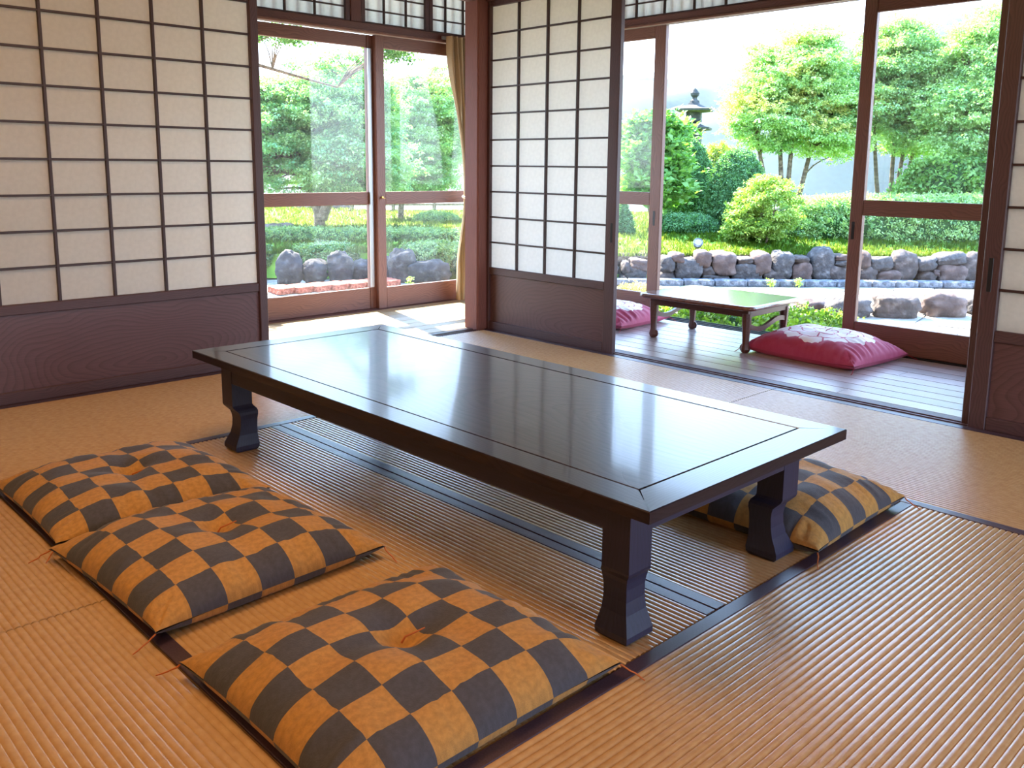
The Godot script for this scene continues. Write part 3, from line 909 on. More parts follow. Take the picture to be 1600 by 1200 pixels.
func build_furniture() -> void:
	build_table()
	var g := "checked floor cushions round the long table"
	cushion("floor_cushion", "ochre and slate checked cushion, farthest towards the wide paper door", g, Vector3(-2.44, 0.0, -0.878), 0.0, 0.55, 0.56, 0.098, 5, 0.032)
	cushion("floor_cushion", "middle one of three checked cushions in a row along the table", g, Vector3(-1.893, 0.0, -0.872), 0.05, 0.545, 0.56, 0.105, 11, 0.026)
	cushion("floor_cushion", "checked cushion standing apart from a touching pair along the table", g, Vector3(-1.205, 0.0, -0.89), 0.0, 0.545, 0.59, 0.105, 23, 0.024)
	cushion("floor_cushion", "lone checked cushion half under the veranda side of the table", g, Vector3(-1.2, 0.0, -2.145), 0.02, 0.55, 0.515, 0.115, 31, 0.022)
	cushion("red_cushion", "crimson cushion with white blossom print beside the small table and glazed sash", "red blossom cushions on the veranda", Vector3(-2.055, 0.0, -4.13), -0.09, 0.62, 0.49, 0.138, 41, 0.012, true)
	cushion("red_cushion", "crimson cushion half hidden behind the paper door by the small table", "red blossom cushions on the veranda", Vector3(-3.44, 0.0, -4.09), 0.06, 0.6, 0.5, 0.12, 47, 0.012, true)
	# ---- small veranda table
	var t := thing("side_table", "small brown low table with rounded top and scrolled feet on the veranda", "table", Vector3(-2.64, 0, -4.075), 0.02)
	var top := []
	var uvs := []
	var hx := 0.35
	var hz := 0.265
	var rc := 0.05
	var prof := [[0.222, 0.012], [0.228, 0.0], [0.238, 0.0], [0.244, 0.006], [0.245, 0.02]]
	var st := SurfaceTool.new()
	st.begin(Mesh.PRIMITIVE_TRIANGLES)
	var ring := 28
	for e in prof:
		for k in ring:
			var q := k / 7
			var a := PI * 0.5 * q + PI * 0.5 * (k % 7) / 6.0
			var cx: float = (hx - rc) * (1.0 if q == 0 or q == 3 else -1.0)
			var cz: float = (hz - rc) * (1.0 if q < 2 else -1.0)
			top.append(Vector3(cx + cos(a) * (rc - e[1] * 0.9), e[0], cz + sin(a) * (rc - e[1] * 0.9)))
			uvs.append(Vector2(top[-1].x, top[-1].z))
	grid_into(st, top, uvs, prof.size(), ring, true)
	st.generate_normals()
	for k in ring:
		for yy in [0, prof.size() - 1]:
			tri(st, Vector3(0, prof[yy][0], 0), top[yy * ring + k], top[yy * ring + (k + 1) % ring], Vector3.DOWN if yy == 0 else Vector3.UP)
	part(t, "table_top", st.commit(), M.smalltop)
	bpart(t, "apron", Vector3(-0.3, 0.182, 0.185), Vector3(0.3, 0.222, 0.205), M.smallleg, 0.002)
	bpart(t, "apron", Vector3(-0.3, 0.182, -0.205), Vector3(0.3, 0.222, -0.185), M.smallleg, 0.002)
	for sx in [-1.0, 1.0]:
		bpart(t, "apron", Vector3(sx * 0.29 - 0.01, 0.182, -0.185), Vector3(sx * 0.29 + 0.01, 0.222, 0.185), M.smallleg, 0.002)
		# a waved stretcher between the legs
		var s2 := SurfaceTool.new()
		s2.begin(Mesh.PRIMITIVE_TRIANGLES)
		for i in 12:
			for face in 3:
				var ps := []
				for q in [0, 1]:
					var zz: float = -0.185 + 0.37 * (i + q) / 12.0
					var y: float = 0.128 + 0.018 * sin((i + q) / 12.0 * TAU * 1.0 + 0.5)
					if face == 0: ps.append_array([Vector3(sx * 0.29 + 0.008, y - 0.012, zz), Vector3(sx * 0.29 + 0.008, y + 0.012, zz)])
					elif face == 1: ps.append_array([Vector3(sx * 0.29 - 0.008, y - 0.012, zz), Vector3(sx * 0.29 - 0.008, y + 0.012, zz)])
					else: ps.append_array([Vector3(sx * 0.29 - 0.008, y + 0.012, zz), Vector3(sx * 0.29 + 0.008, y + 0.012, zz)])
				quad(s2, [ps[0], ps[1], ps[3], ps[2]], [Vector3.RIGHT, Vector3.LEFT, Vector3.UP][face], [Vector2(0, 0), Vector2(0, 0.02), Vector2(0.03, 0.02), Vector2(0.03, 0)])
		part(t, "stretcher", s2.commit(), M.smallleg)
		for sz in [-1.0, 1.0]:
			var lp := [[0.0, 0.012, 0.012], [0.004, 0.02, 0.02], [0.018, 0.025, 0.023], [0.034, 0.021, 0.02], [0.045, 0.0165, 0.0175], [0.08, 0.018, 0.018], [0.14, 0.023, 0.021], [0.182, 0.025, 0.023], [0.2, 0.025, 0.023]]
			var leg := part(t, "leg", stacked(lp, 8, Vector3(sx * 0.283, 0, sz * 0.188), PI / 8), M.smallleg)
			var sc := []
			for i in 9:
				var a := -1.2 + 4.2 * i / 8.0
				var r := 0.021 - 0.0014 * i
				sc.append(Vector3(sx * 0.283 - sx * (0.012 + r * cos(a) * 0.7), 0.026 + r * sin(a) * 0.9, sz * 0.188))
			part(leg, "scroll", tube(sc, [0.006, 0.007, 0.007, 0.007, 0.006, 0.006, 0.005, 0.005, 0.004], 6), M.smallleg)
	# ---- curtain gathered with a tie
	var c := thing("curtain", "tan gathered curtain tied back beside the corner pillar", "curtain", Vector3(-4.585, 0, -3.985))
	var pts := []
	var uv2 := []
	var rows := 40
	var cols := 61
	for r in rows + 1:
		var y := 1.735 - (1.735 - 0.012) * r / rows
		var wide := 0.19
		var shift := 0.0
		if y > 0.7:
			var k := smoothstep(0.7, 1.72, y)
			wide = lerpf(0.055, 0.25, pow(k, 1.25))
			shift = lerpf(0.0, 0.052, k)
		else:
			var k := smoothstep(0.7, 0.25, y)
			wide = lerpf(0.055, 0.13, k)
			shift = lerpf(0.0, 0.03, k)
		for q in cols:
			var f := float(q) / (cols - 1)
			var amp := lerpf(0.014, 0.03, smoothstep(0.05, 0.2, wide)) * (1.0 + 0.3 * sin(y * 3.0 + q))
			pts.append(Vector3(amp * sin(f * TAU * 5.5 + 0.6 * sin(y * 2.3)) + 0.006 * sin(f * 40.0 + y * 7.0), y, shift + (0.5 - f) * wide + 0.004 * sin(y * 9.0 + f * 20.0)))
			uv2.append(Vector2(f * 1.2, y))
	part(c, "cloth", grid_mesh(pts, uv2, rows + 1, cols), M.curtain)
	var tie := []
	for i in 17:
		var a := TAU * i / 16.0
		tie.append(Vector3(0.03 * cos(a), 0.69 + 0.02 * sin(a * 0.5), 0.036 * sin(a)))
	part(c, "tieback", tube(tie, range(17).map(func(_i): return 0.009), 6), M.tieback)
	bpart(c, "curtain_rail", Vector3(-0.035, 1.716, -0.36), Vector3(-0.02, 1.735, 0.2), M.metal, 0.001)

# ------------------------------------------------------------------ the garden
func rock_mesh(s: int, size: Vector3, squash := 0.0, lat := 12, lon := 16) -> ArrayMesh:
	var nz := noise(s, 1.0, 3)
	var pts := []
	for i in lat + 1:
		var v := PI * i / lat
		for k in lon:
			var u := TAU * k / lon
			var d := Vector3(sin(v) * cos(u), cos(v), sin(v) * sin(u))
			# squarish body with faceted noise
			var p := 3.2 + squash
			var r := pow(pow(absf(d.x), p) + pow(absf(d.y), p) + pow(absf(d.z), p), -1.0 / p)
			var e := d * 1.1 + Vector3(s * 1.7, 0, 0)
			r *= 0.9 + 0.24 * nz.get_noise_3dv(e) + 0.1 * nz.get_noise_3dv(e * 3.3)
			if i == 0 or i == lat: r = 0.9
			pts.append(d * r * size * 0.5)
	return grid_mesh(pts, [], lat + 1, lon, true)

func height_at(p: Vector2) -> float:
	# lawn level: behind the stone edging, gently mounded, falling away far off
	var d := p.dot(Vector2(-0.7207, -0.6932))
	var y := -0.2 + 0.17 * smoothstep(10.6, 12.5, d) - 0.03 * sin(p.x * 1.1) * sin(p.y * 0.9)
	return y - 6.0 * smoothstep(19.0, 40.0, d)

var spray: ArrayMesh
var spray_big: ArrayMesh
var blades: ArrayMesh

func make_sprays() -> void:
	for v in 2:
		var st := SurfaceTool.new()
		st.begin(Mesh.PRIMITIVE_TRIANGLES)
		rng.seed = 900 + v
		for i in (11 if v == 0 else 6):
			var c := Vector3(rng.randf_range(-1, 1), rng.randf_range(-0.35, 0.35), rng.randf_range(-1, 1)) * 0.5
			var b := Basis.from_euler(Vector3(rng.randf_range(-0.7, 0.7), rng.randf() * TAU, rng.randf_range(-0.7, 0.7)))
			var ln := rng.randf_range(0.34, 0.5) * (1.0 if v == 0 else 1.5)
			var w := ln * (0.3 if v == 0 else 0.34)
			var fold := w * 0.35
			var a0 := c
			var mid := c + b * Vector3(0, 0.02, ln * 0.5)
			var tip := c + b * Vector3(0, -0.07, ln)
			var l := c + b * Vector3(-w, fold, ln * 0.45)
			var r := c + b * Vector3(w, fold, ln * 0.45)
			for t in [[a0, mid, l], [mid, tip, l], [a0, r, mid], [mid, r, tip]]:
				var n: Vector3 = -(t[1] - t[0]).cross(t[2] - t[0]).normalized()
				for q in t:
					st.set_normal(n)
					st.add_vertex(q)
		if v == 0: spray = st.commit()
		else: spray_big = st.commit()
	var sg := SurfaceTool.new()
	sg.begin(Mesh.PRIMITIVE_TRIANGLES)
	rng.seed = 77
	for i in 7:
		var a := rng.randf() * TAU
		var o := Vector3(rng.randf_range(-1, 1), 0, rng.randf_range(-1, 1)) * 0.4
		var side := Vector3(cos(a), 0, sin(a)) * 0.06
		var lean := Vector3(-sin(a), 0, cos(a)) * rng.randf_range(-0.6, 0.6)
		var n := Vector3(-sin(a), 0.4, cos(a)).normalized()
		for q in [o - side, o + side, o + lean + Vector3(0, rng.randf_range(0.6, 1.1), 0)]:
			sg.set_normal(n)
			sg.add_vertex(q)
	blades = sg.commit()

func copies(parent: Node, called: String, mesh: Mesh, m: Material, where: Array, colors: Array) -> MultiMeshInstance3D:
	var mm := MultiMesh.new()
	mm.transform_format = MultiMesh.TRANSFORM_3D
	mm.use_colors = true
	mm.mesh = mesh
	mm.instance_count = where.size()
	for i in where.size():
		mm.set_instance_transform(i, where[i])
		mm.set_instance_color(i, colors[i])
	var o := MultiMeshInstance3D.new()
	o.name = called
	o.multimesh = mm
	o.material_override = m
	parent.add_child(o, true)
	o.set_meta("kind", "stuff")
	return o

func tint(a: Color, b: Color, k: float) -> Color:
	# leaf colours are linear values
	return a.lerp(b, clampf(k, 0.0, 1.0))

# a tree: trunks rising from base and forking into the crown's boughs
# crown: list of [centre offset, radii]; leaves hang in flat layers round bough tips
func tree(label: String, base: Vector3, trunks: Array, crown: Array, boughs: int, per: int, size: float, c1: Color, c2: Color, s: int, group: String, thick := 0.04, spread := 0.24, called := "tree", mesh: Mesh = null, turning := 0.0) -> void:
	rng.seed = s
	var t := thing(called, label, "tree" if called.ends_with("tree") else "shrub", base, 0.0, group)
	var tips := []
	var st := SurfaceTool.new()
	st.begin(Mesh.PRIMITIVE_TRIANGLES)
	var forks := []
	for tr in trunks:                # [foot offset, top offset]
		var path := []
		var rad := []
		for i in 7:
			var f := i / 6.0
			var p: Vector3 = tr[0].lerp(tr[1], f) + Vector3(sin(f * 4.0 + s), 0, cos(f * 3.0 + s)) * 0.05 * f
			path.append(p)
			rad.append(thick * (1.0 - 0.72 * f))
			if i >= 2: forks.append(p)
		tube_into(st, path, rad, 7)
	for k in boughs:
		var cr: Array = crown[k % crown.size()]
		var d := Vector3(rng.randfn(), rng.randfn(), rng.randfn()).normalized() * pow(rng.randf(), 0.4)
		var tip: Vector3 = cr[0] + d * cr[1]
		var near: Vector3 = forks[0]
		for f in forks:
			if f.y < tip.y + 0.1 and (f - tip).length() < (near - tip).length(): near = f
		var mid := near.lerp(tip, 0.55) + Vector3(0, 0.06, 0)
		tube_into(st, [near, near.lerp(mid, 0.5) + Vector3(0, 0.03, 0), mid, tip], [thick * 0.32, thick * 0.24, thick * 0.16, thick * 0.06], 4)
		tips.append(tip)
	st.generate_normals()
	part(t, "trunk_and_branches", st.commit(), M.bark)
	var where := []
	var cols := []
	for tip in tips:
		var bough_mix := rng.randf()      # boughs differ at random
		for i in per:
			var p: Vector3 = tip + Vector3(rng.randfn(0, spread), rng.randfn(0, spread * 0.36), rng.randfn(0, spread))
			var b := Basis.from_euler(Vector3(rng.randf_range(-0.5, 0.5), rng.randf() * TAU, rng.randf_range(-0.5, 0.5))).scaled(Vector3.ONE * size * rng.randf_range(0.7, 1.3))
			where.append(Transform3D(b, p))
			var leaf := tint(c1, c2, 0.5 * bough_mix + 0.5 * rng.randf())
			if bough_mix < turning: leaf = leaf.lerp(Color(0.85, 0.66, 0.2), 0.55)      # a bough whose leaves have begun to turn yellow
			cols.append(leaf)
	copies(t, "foliage", mesh if mesh else spray, M.leaf, where, cols)

# a clipped or rounded shrub; half sizes, squareness p, leaves over a solid leaf mass
func shrub(called: String, label: String, base: Vector3, half: Vector3, p: float, count: int, size: float, c1: Color, c2: Color, s: int, group := "", turn := 0.0, cone := 0.0, rough := 0.06) -> void:
	rng.seed = s
	var nz := noise(s, 1.0, 3)
	var t := thing(called, label, "hedge" if called == "hedge" else "grass tuft" if called == "straw_tuft" else "shrub", base, turn, group)
	var shape := func(d: Vector3, inset: float) -> Vector3:
		var r := pow(pow(absf(d.x), p) + pow(absf(d.y), p) + pow(absf(d.z), p), -1.0 / p)
		r *= 1.0 + rough * 1.6 * nz.get_noise_3dv(d * 2.2) - inset
		var q := d * r
		var taper: float = 1.0 - cone * smoothstep(-0.6, 1.0, q.y)
		return Vector3(q.x * half.x * taper, q.y * half.y + half.y, q.z * half.z * taper)
	var pts := []
	for i in 19:
		var v := PI * i / 18
		for k in 28:
			var u := TAU * k / 28
			var q: Vector3 = shape.call(Vector3(sin(v) * cos(u), cos(v), sin(v) * sin(u)), 0.07)
			pts.append(Vector3(q.x, maxf(q.y, 0.0), q.z))
	part(t, "leaf_mass", grid_mesh(pts, [], 19, 28, true), M.mass)
	var where := []
	var cols := []
	for i in count:
		var d := Vector3(rng.randf_range(-1, 1), rng.randf_range(-0.7, 1), rng.randf_range(-1, 1))
		if p < 4.0: d = Vector3(rng.randfn(), rng.randfn(), rng.randfn())
		d = d.normalized()
		var q: Vector3 = shape.call(d, rng.randf_range(-rough, 0.05))
		if q.y < 0.0: continue
		var b := Basis.from_euler(Vector3(rng.randf_range(-1.1, 1.1), rng.randf() * TAU, rng.randf_range(-1.1, 1.1))).scaled(Vector3.ONE * size * rng.randf_range(0.7, 1.3))
		where.append(Transform3D(b, q))
		cols.append(tint(c1, c2, rng.randf()))
	copies(t, "leaves", spray, M.leaf, where, cols)

func build_garden() -> void:
	make_sprays()
	var gy := -0.5
	# ---- paving of irregular flagstones
	var pv := thing("paving", "pale flagstone court outside the veranda", "paving", Vector3.ZERO, 0.0, "", "structure")
	bpart(pv, "bedding", Vector3(-14.0, gy - 0.3, -16.0), Vector3(4.0, gy - 0.02, 4.0), M.slabs[2], 0.0)
	var fdir := Vector2(-0.73, -0.68)
	var rdir := Vector2(0.68, -0.73)
	rng.seed = 5
	var grid := {}
	for i in 13:
		for j in 22:
			var q := fdir * (5.5 + i * 0.46) + rdir * (-5.6 + j * 0.56 + (0.28 if i % 2 else 0.0))
			grid[Vector2i(i, j)] = q + Vector2(rng.randf_range(-1, 1), rng.randf_range(-1, 1)) * 0.13
	for i in 12:
		for j in 21:
			var cn := [grid[Vector2i(i, j)], grid[Vector2i(i, j + 1)], grid[Vector2i(i + 1, j + 1)], grid[Vector2i(i + 1, j)]]
			var mid: Vector2 = (cn[0] + cn[1] + cn[2] + cn[3]) * 0.25
			if mid.x > -5.95 and mid.y > -5.7: continue
			if mid.dot(fdir) > 10.72: continue
			var st := SurfaceTool.new()
			st.begin(Mesh.PRIMITIVE_TRIANGLES)
			var top := []
			var low := []
			for c in cn:
				var c2: Vector2 = c + (mid - c).normalized() * 0.012
				top.append(Vector3(c2.x - mid.x, 0.0, c2.y - mid.y))
				low.append(Vector3(c2.x - mid.x, -0.03, c2.y - mid.y))
			quad(st, top, Vector3.UP, [Vector2(0, 0), Vector2(1, 0), Vector2(1, 1), Vector2(0, 1)])
			for e in 4:
				var n: Vector3 = (top[(e + 1) % 4] - top[e]).cross(Vector3.UP).normalized()
				if n.dot(top[e]) < 0: n = -n
				quad(st, [top[e], top[(e + 1) % 4], low[(e + 1) % 4], low[e]], n, [Vector2(0, 0), Vector2(1, 0), Vector2(1, 0.1), Vector2(0, 0.1)])
			part(pv, "flagstone", st.commit(), M.slabs[(i * 7 + j * 3) % 3], Vector3(mid.x, gy + rng.randf_range(-0.004, 0.004), mid.y))
	# ---- lawn
	var pts := []
	var rows := 40
	var cols := 90
	for i in rows + 1:
		for j in cols + 1:
			var d := 11.12 + (i * 0.22 if i < 28 else 6.16 + (i - 28) * 2.2)
			var q := Vector2(-0.73, -0.68) * d + Vector2(0.68, -0.73) * (-14.0 + 28.0 * j / cols) * (1.0 + 0.03 * i)
			if i == 0: pts.append(Vector3(q.x, gy, q.y))
			else: pts.append(Vector3(q.x, height_at(q), q.y))
	var lawn := thing("lawn", "sunny green lawn above the stone edging", "lawn", Vector3.ZERO, 0.0, "", "structure")
	part(lawn, "turf", grid_mesh(pts, [], rows + 1, cols + 1), M.grass)
	var where := []
	var cl := []
	rng.seed = 8
	for i in 26000:
		var d := 11.17 + 7.5 * pow(rng.randf(), 1.7)
		var q := Vector2(-0.73, -0.68) * d + Vector2(0.68, -0.73) * rng.randf_range(-6.5, 6.5)
		where.append(Transform3D(Basis(Vector3.UP, rng.randf() * TAU).scaled(Vector3(0.08, rng.randf_range(0.03, 0.075), 0.08)), Vector3(q.x, height_at(q), q.y)))
		cl.append(tint(Color(0.1, 0.22, 0.02), Color(0.36, 0.48, 0.06), rng.randf()))
	copies(lawn, "grass", blades, M.leaf, where, cl)
	# ---- edging: rough stone retaining wall with a low kerb in front
	var wall := thing("stone_edging", "low retaining edge of rough grey-brown boulders below the lawn", "stone wall")
	var stones := [[-6.99,-0.32,-8.67,0.11,0.17],[-6.91,-0.38,-8.75,0.28,0.17],[-6.88,-0.28,-8.79,0.22,0.14],[-7.01,-0.45,-8.65,0.08,0.08],[-6.64,-0.27,-9.04,0.18,0.20],[-6.57,-0.19,-9.13,0.18,0.13],[-6.65,-0.44,-9.04,0.22,0.19],[-6.47,-0.36,-9.23,0.34,0.32],[-6.34,-0.21,-9.37,0.21,0.21],[-6.30,-0.36,-9.41,0.17,0.13],[-6.22,-0.46,-9.50,0.39,0.12],[-6.17,-0.26,-9.56,0.31,0.29],[-5.99,-0.22,-9.75,0.20,0.09],[-5.96,-0.38,-9.78,0.37,0.25],[-5.84,-0.25,-9.91,0.22,0.27],[-5.73,-0.41,-10.03,0.32,0.18],[-5.67,-0.27,-10.09,0.25,0.31],[-5.51,-0.36,-10.27,0.26,0.26],[-5.51,-0.20,-10.27,0.22,0.09],[-5.33,-0.27,-10.47,0.30,0.42],[-5.18,-0.17,-10.63,0.17,0.07],[-5.21,-0.38,-10.59,0.29,0.22],[-5.17,-0.24,-10.63,0.17,0.07],[-4.97,-0.19,-10.85,0.11,0.20],[-4.93,-0.38,-10.89,0.22,0.21],[-4.83,-0.25,-11.01,0.31,0.18],[-4.76,-0.40,-11.07,0.29,0.15],[-4.62,-0.28,-11.23,0.31,0.39],[-4.44,-0.25,-11.42,0.25,0.17],[-4.37,-0.35,-11.50,0.08,0.09],[-4.42,-0.40,-11.45,0.22,0.15],[-4.24,-0.18,-11.64,0.39,0.15],[-4.22,-0.36,-11.66,0.36,0.24],[-4.05,-0.29,-11.84,0.27,0.36],
		[-3.84,-0.36,-12.06,0.3,0.28],[-3.66,-0.3,-12.26,0.3,0.34],[-3.46,-0.34,-12.46,0.3,0.3],[-7.16,-0.36,-8.48,0.28,0.26],[-7.36,-0.34,-8.27,0.3,0.3],[-7.56,-0.34,-8.05,0.3,0.28],[-7.78,-0.34,-7.82,0.32,0.3]]
	var wy := atan2(0.73, 0.68)
	for i in stones.size():
		var q: Array = stones[i]
		var r := part(wall, "stone", rock_mesh(300 + i, Vector3(q[3] * 1.12, q[4] * 1.14, 0.34), float(i % 3)), M.rocks[i * 5 % 3], Vector3(q[0], q[1], q[2]), wy)
		r.rotation.z = 0.12 * sin(i * 2.3)
	var core := part(wall, "earth_core", box(Vector3(7.0, 0.34, 0.3), 0.05), M.earth, Vector3(-5.75, gy + 0.17, -10.4), wy)
	core.set_meta("label", "dark earth behind the stones")
	var kerb := thing("kerb", "grey stone kerb at the foot of the boulders", "kerb")
	rng.seed = 15
	var run := -3.3
	while run < 3.6:
		var ln := rng.randf_range(0.26, 0.46)
		var c := Vector2(-4.77, -10.62) + Vector2(0.68, -0.73) * (run + ln * 0.5)
		part(kerb, "kerb_stone", box(Vector3(snappedf(ln - 0.014, 0.02), 0.08, 0.16), 0.01), M.kerb, Vector3(c.x, gy + 0.035, c.y), wy)
		run += ln
	# ---- row of boulders standing on the court
	var bl := [[-4.30,-8.26,0.31,0.13],[-3.91,-8.31,0.46,0.17],[-3.59,-8.63,0.47,0.2],[-3.31,-9.06,0.45,0.22],[-3.12,-9.47,0.28,0.17],[-2.8,-9.85,0.48,0.19]]
	var bn := ["low dark boulder next to the leafy shrubs on the court", "dark boulder next to the flat-topped boxy one", "flat-topped boxy boulder on the pale court", "rounded boulder with sloping shoulder on the pale court", "small pale boulder behind the rounded one", "broad boulder past the small pale one"]
	for i in bl.size():
		single("boulder", bn[i], "rock", rock_mesh(410 + i, Vector3(bl[i][2] * 0.98, bl[i][3] * 1.25, 0.3), 3.5 if i == 2 else 0.4, 16, 20), M.rocks[(i + 1) % 3], Vector3(bl[i][0], gy + bl[i][3] * 0.47, bl[i][1]), wy, "boulders on the court")
	# ---- dark rocks below the side garden
	var lr := [[-10.0,-5.2,0.3,0.24],[-9.47,-5.41,0.34,0.34],[-9.33,-5.67,0.33,0.3],[-9.15,-5.92,0.34,0.33],[-9.08,-6.2,0.36,0.27],[-8.94,-6.4,0.28,0.3],[-8.7,-6.5,0.36,0.38],[-8.45,-6.72,0.56,0.29],[-8.1,-7.3,0.5,0.3],[-10.3,-4.7,0.4,0.3]]
	for i in lr.size():
		var q: Array = lr[i]
		single("garden_rock", "dark rough rock in the row below the clipped side hedge" , "rock", rock_mesh(460 + i, Vector3(q[2] * 1.06, q[3] * [1.3, 1.45, 1.1, 1.5, 1.15][i % 5], 0.3), -0.9, 14, 18), M.darkrock, Vector3(q[0], gy + q[3] * 0.45, q[1]), 0.9 + 0.35 * sin(i * 1.9), "dark rocks below the side hedge")
	single("garden_rock", "flat weathered rock lying on the lawn above the side hedge", "rock", rock_mesh(480, Vector3(0.55, 0.24, 0.5), 1.0, 14, 18), M.rocks[1], Vector3(-11.75, -0.06, -6.55), 0.9)
	single("garden_rock", "long low rock beyond the spreading tree", "rock", rock_mesh(483, Vector3(1.3, 0.5, 0.6), 1.0, 14, 18), M.rocks[1], Vector3(-16.2, -0.1, -10.1), 0.9)
	# brick planter edge by the side rocks
	var be := thing("brick_border", "reddish brick border in front of the dark rocks", "border")
	for i in 7:
		for r in 3:
			part(be, "brick", box(Vector3(0.21, 0.07, 0.1), 0.006), M.brick, Vector3(-8.93 + 0.035 * i + 0.106 * r, gy + 0.035, -4.95 - 0.215 * i + 0.017 * r), PI / 2 + 0.16)
	# ---- low leafy shrubs right below the veranda edge
	var bright := [Color(0.12, 0.24, 0.03), Color(0.4, 0.5, 0.08)]
	shrub("hedge", "bright leafy low hedge right below the veranda edge", Vector3(-3.5, gy, -5.5), Vector3(0.8, 0.2, 0.45), 3.5, 3600, 0.085, bright[0], bright[1], 501, "", 0.12, 0.0, 0.16)
	shrub("straw_tuft", "small dry straw-coloured tuft on the court by the stone kerb", Vector3(-5.62, gy, -7.2), Vector3(0.2, 0.1, 0.2), 2.2, 420, 0.09, Color(0.36, 0.27, 0.1), Color(0.6, 0.48, 0.22), 505, "", 0.0, 0.0, 0.1)
	# ---- clipped shrubs and hedge on the lawn
	var g1 := Color(0.03, 0.1, 0.025)
	var g2 := Color(0.2, 0.4, 0.18)
	shrub("shrub", "tall dark egg-shaped clipped shrub behind the loose tree", Vector3(-8.65, -0.05, -12.3), Vector3(0.45, 0.7, 0.45), 2.3, 2600, 0.07, g1, g2, 511, "", 0.0, 0.35, 0.04)
	shrub("shrub", "dark rounded clipped shrub between the egg-shaped one and the airy shrub", Vector3(-7.28, -0.1, -11.58), Vector3(0.45, 0.63, 0.45), 2.4, 2600, 0.07, g1, g2, 512, "", 0.0, 0.25, 0.04)
	shrub("shrub", "low dark mounded shrub in front of the egg-shaped one", Vector3(-7.65, -0.12, -10.85), Vector3(0.42, 0.18, 0.36), 2.6, 1300, 0.07, g1, g2, 513, "", 0.0, 0.0, 0.05)
	shrub("shrub", "small cone-shaped clipped shrub by the loose broad-leaved tree", Vector3(-8.05, -0.15, -9.9), Vector3(0.17, 0.29, 0.17), 2.0, 700, 0.06, g1, g2, 514, "", 0.0, 0.6, 0.04)
	shrub("hedge", "long leafy hedge along the back of the lawn", Vector3(-5.0, -0.3, -12.95), Vector3(1.95, 0.41, 0.4), 5.0, 7500, 0.085, Color(0.18, 0.34, 0.16), Color(0.52, 0.66, 0.27), 515, "", atan2(0.73, 0.68), 0.0, 0.08)
	shrub("shrub", "broad-leaved bright bush above the hedge", Vector3(-5.0, -0.05, -14.4), Vector3(0.95, 0.58, 0.42), 2.4, 1500, 0.17, Color(0.1, 0.24, 0.06), Color(0.28, 0.46, 0.12), 516, "", 0.7, 0.0, 0.14)
	shrub("shrub", "yellow-green bush behind the clipped shrubs", Vector3(-9.0, -0.1, -13.8), Vector3(0.5, 0.66, 0.5), 2.2, 1500, 0.1, Color(0.2, 0.28, 0.05), Color(0.5, 0.52, 0.14), 517, "", 0.0, 0.2, 0.15)
	# airy light shrub
	var gm := "small trees of the garden"
	tree("airy light green shrub at the lawn edge beside the hedge", Vector3(-6.28, -0.15, -10.68), [[Vector3(0.05, 0, 0), Vector3(0.2, 0.75, 0.1)], [Vector3(-0.05, 0, 0), Vector3(-0.25, 0.7, 0.0)], [Vector3(0, 0, 0.05), Vector3(0.0, 0.9, 0.1)]], [[Vector3(0, 0.55, 0), Vector3(0.42, 0.45, 0.42)], [Vector3(-0.1, 0.3, 0), Vector3(0.4, 0.25, 0.4)]], 90, 34, 0.085, Color(0.14, 0.28, 0.05), Color(0.46, 0.56, 0.14), 521, "", 0.018, 0.075, "shrub")
	# ---- trees
	var mA := Color(0.22, 0.46, 0.22)
	var mB := Color(0.6, 0.72, 0.33)
	tree("full round maple with some yellowing leaves on many slim trunks", Vector3(-7.68, -0.05, -13.65), [[Vector3(-0.12, 0, 0.1), Vector3(-0.5, 2.3, 0.4)], [Vector3(0, 0, 0), Vector3(-0.15, 2.7, 0.1)], [Vector3(0.1, 0, -0.1), Vector3(0.5, 2.6, -0.5)], [Vector3(0.05, 0, 0.05), Vector3(0.15, 2.9, -0.1)]],
		[[Vector3(0.15, 2.6, -0.15), Vector3(0.85, 0.72, 0.85)], [Vector3(-0.15, 1.95, 0.15), Vector3(0.7, 0.7, 0.7)], [Vector3(0.45, 1.9, -0.45), Vector3(0.8, 0.75, 0.8)]], 330, 54, 0.105, mA, mB, 531, gm, 0.05, 0.15, "maple_tree", null, 0.16)
	tree("tall maple standing behind the hedge on a fan of trunks", Vector3(-6.45, -0.05, -14.95), [[Vector3(-0.1, 0, 0.1), Vector3(-0.35, 2.5, 0.3)], [Vector3(0, 0, 0), Vector3(0.0, 3.0, 0.0)], [Vector3(0.1, 0, -0.1), Vector3(0.4, 2.7, -0.3)], [Vector3(0.05, 0, 0.02), Vector3(0.2, 2.8, -0.25)]],
		[[Vector3(0.0, 2.55, 0.0), Vector3(0.75, 0.85, 0.75)], [Vector3(0.25, 1.9, -0.35), Vector3(0.85, 0.75, 0.85)]], 300, 54, 0.105, mA.darkened(0.15), mB.darkened(0.1), 532, gm, 0.045, 0.15, "maple_tree")
	tree("slender young maple standing behind the broad-leaved bush", Vector3(-5.1, -0.05, -14.85), [[Vector3(0, 0, 0), Vector3(0.15, 2.9, -0.1)], [Vector3(0.08, 0, 0), Vector3(-0.25, 2.4, 0.2)]],
		[[Vector3(0.05, 2.6, 0.0), Vector3(0.6, 0.85, 0.6)], [Vector3(0.0, 1.8, 0.0), Vector3(0.75, 0.7, 0.75)]], 250, 50, 0.105, mA, mB, 533, gm, 0.035, 0.15, "maple_tree")
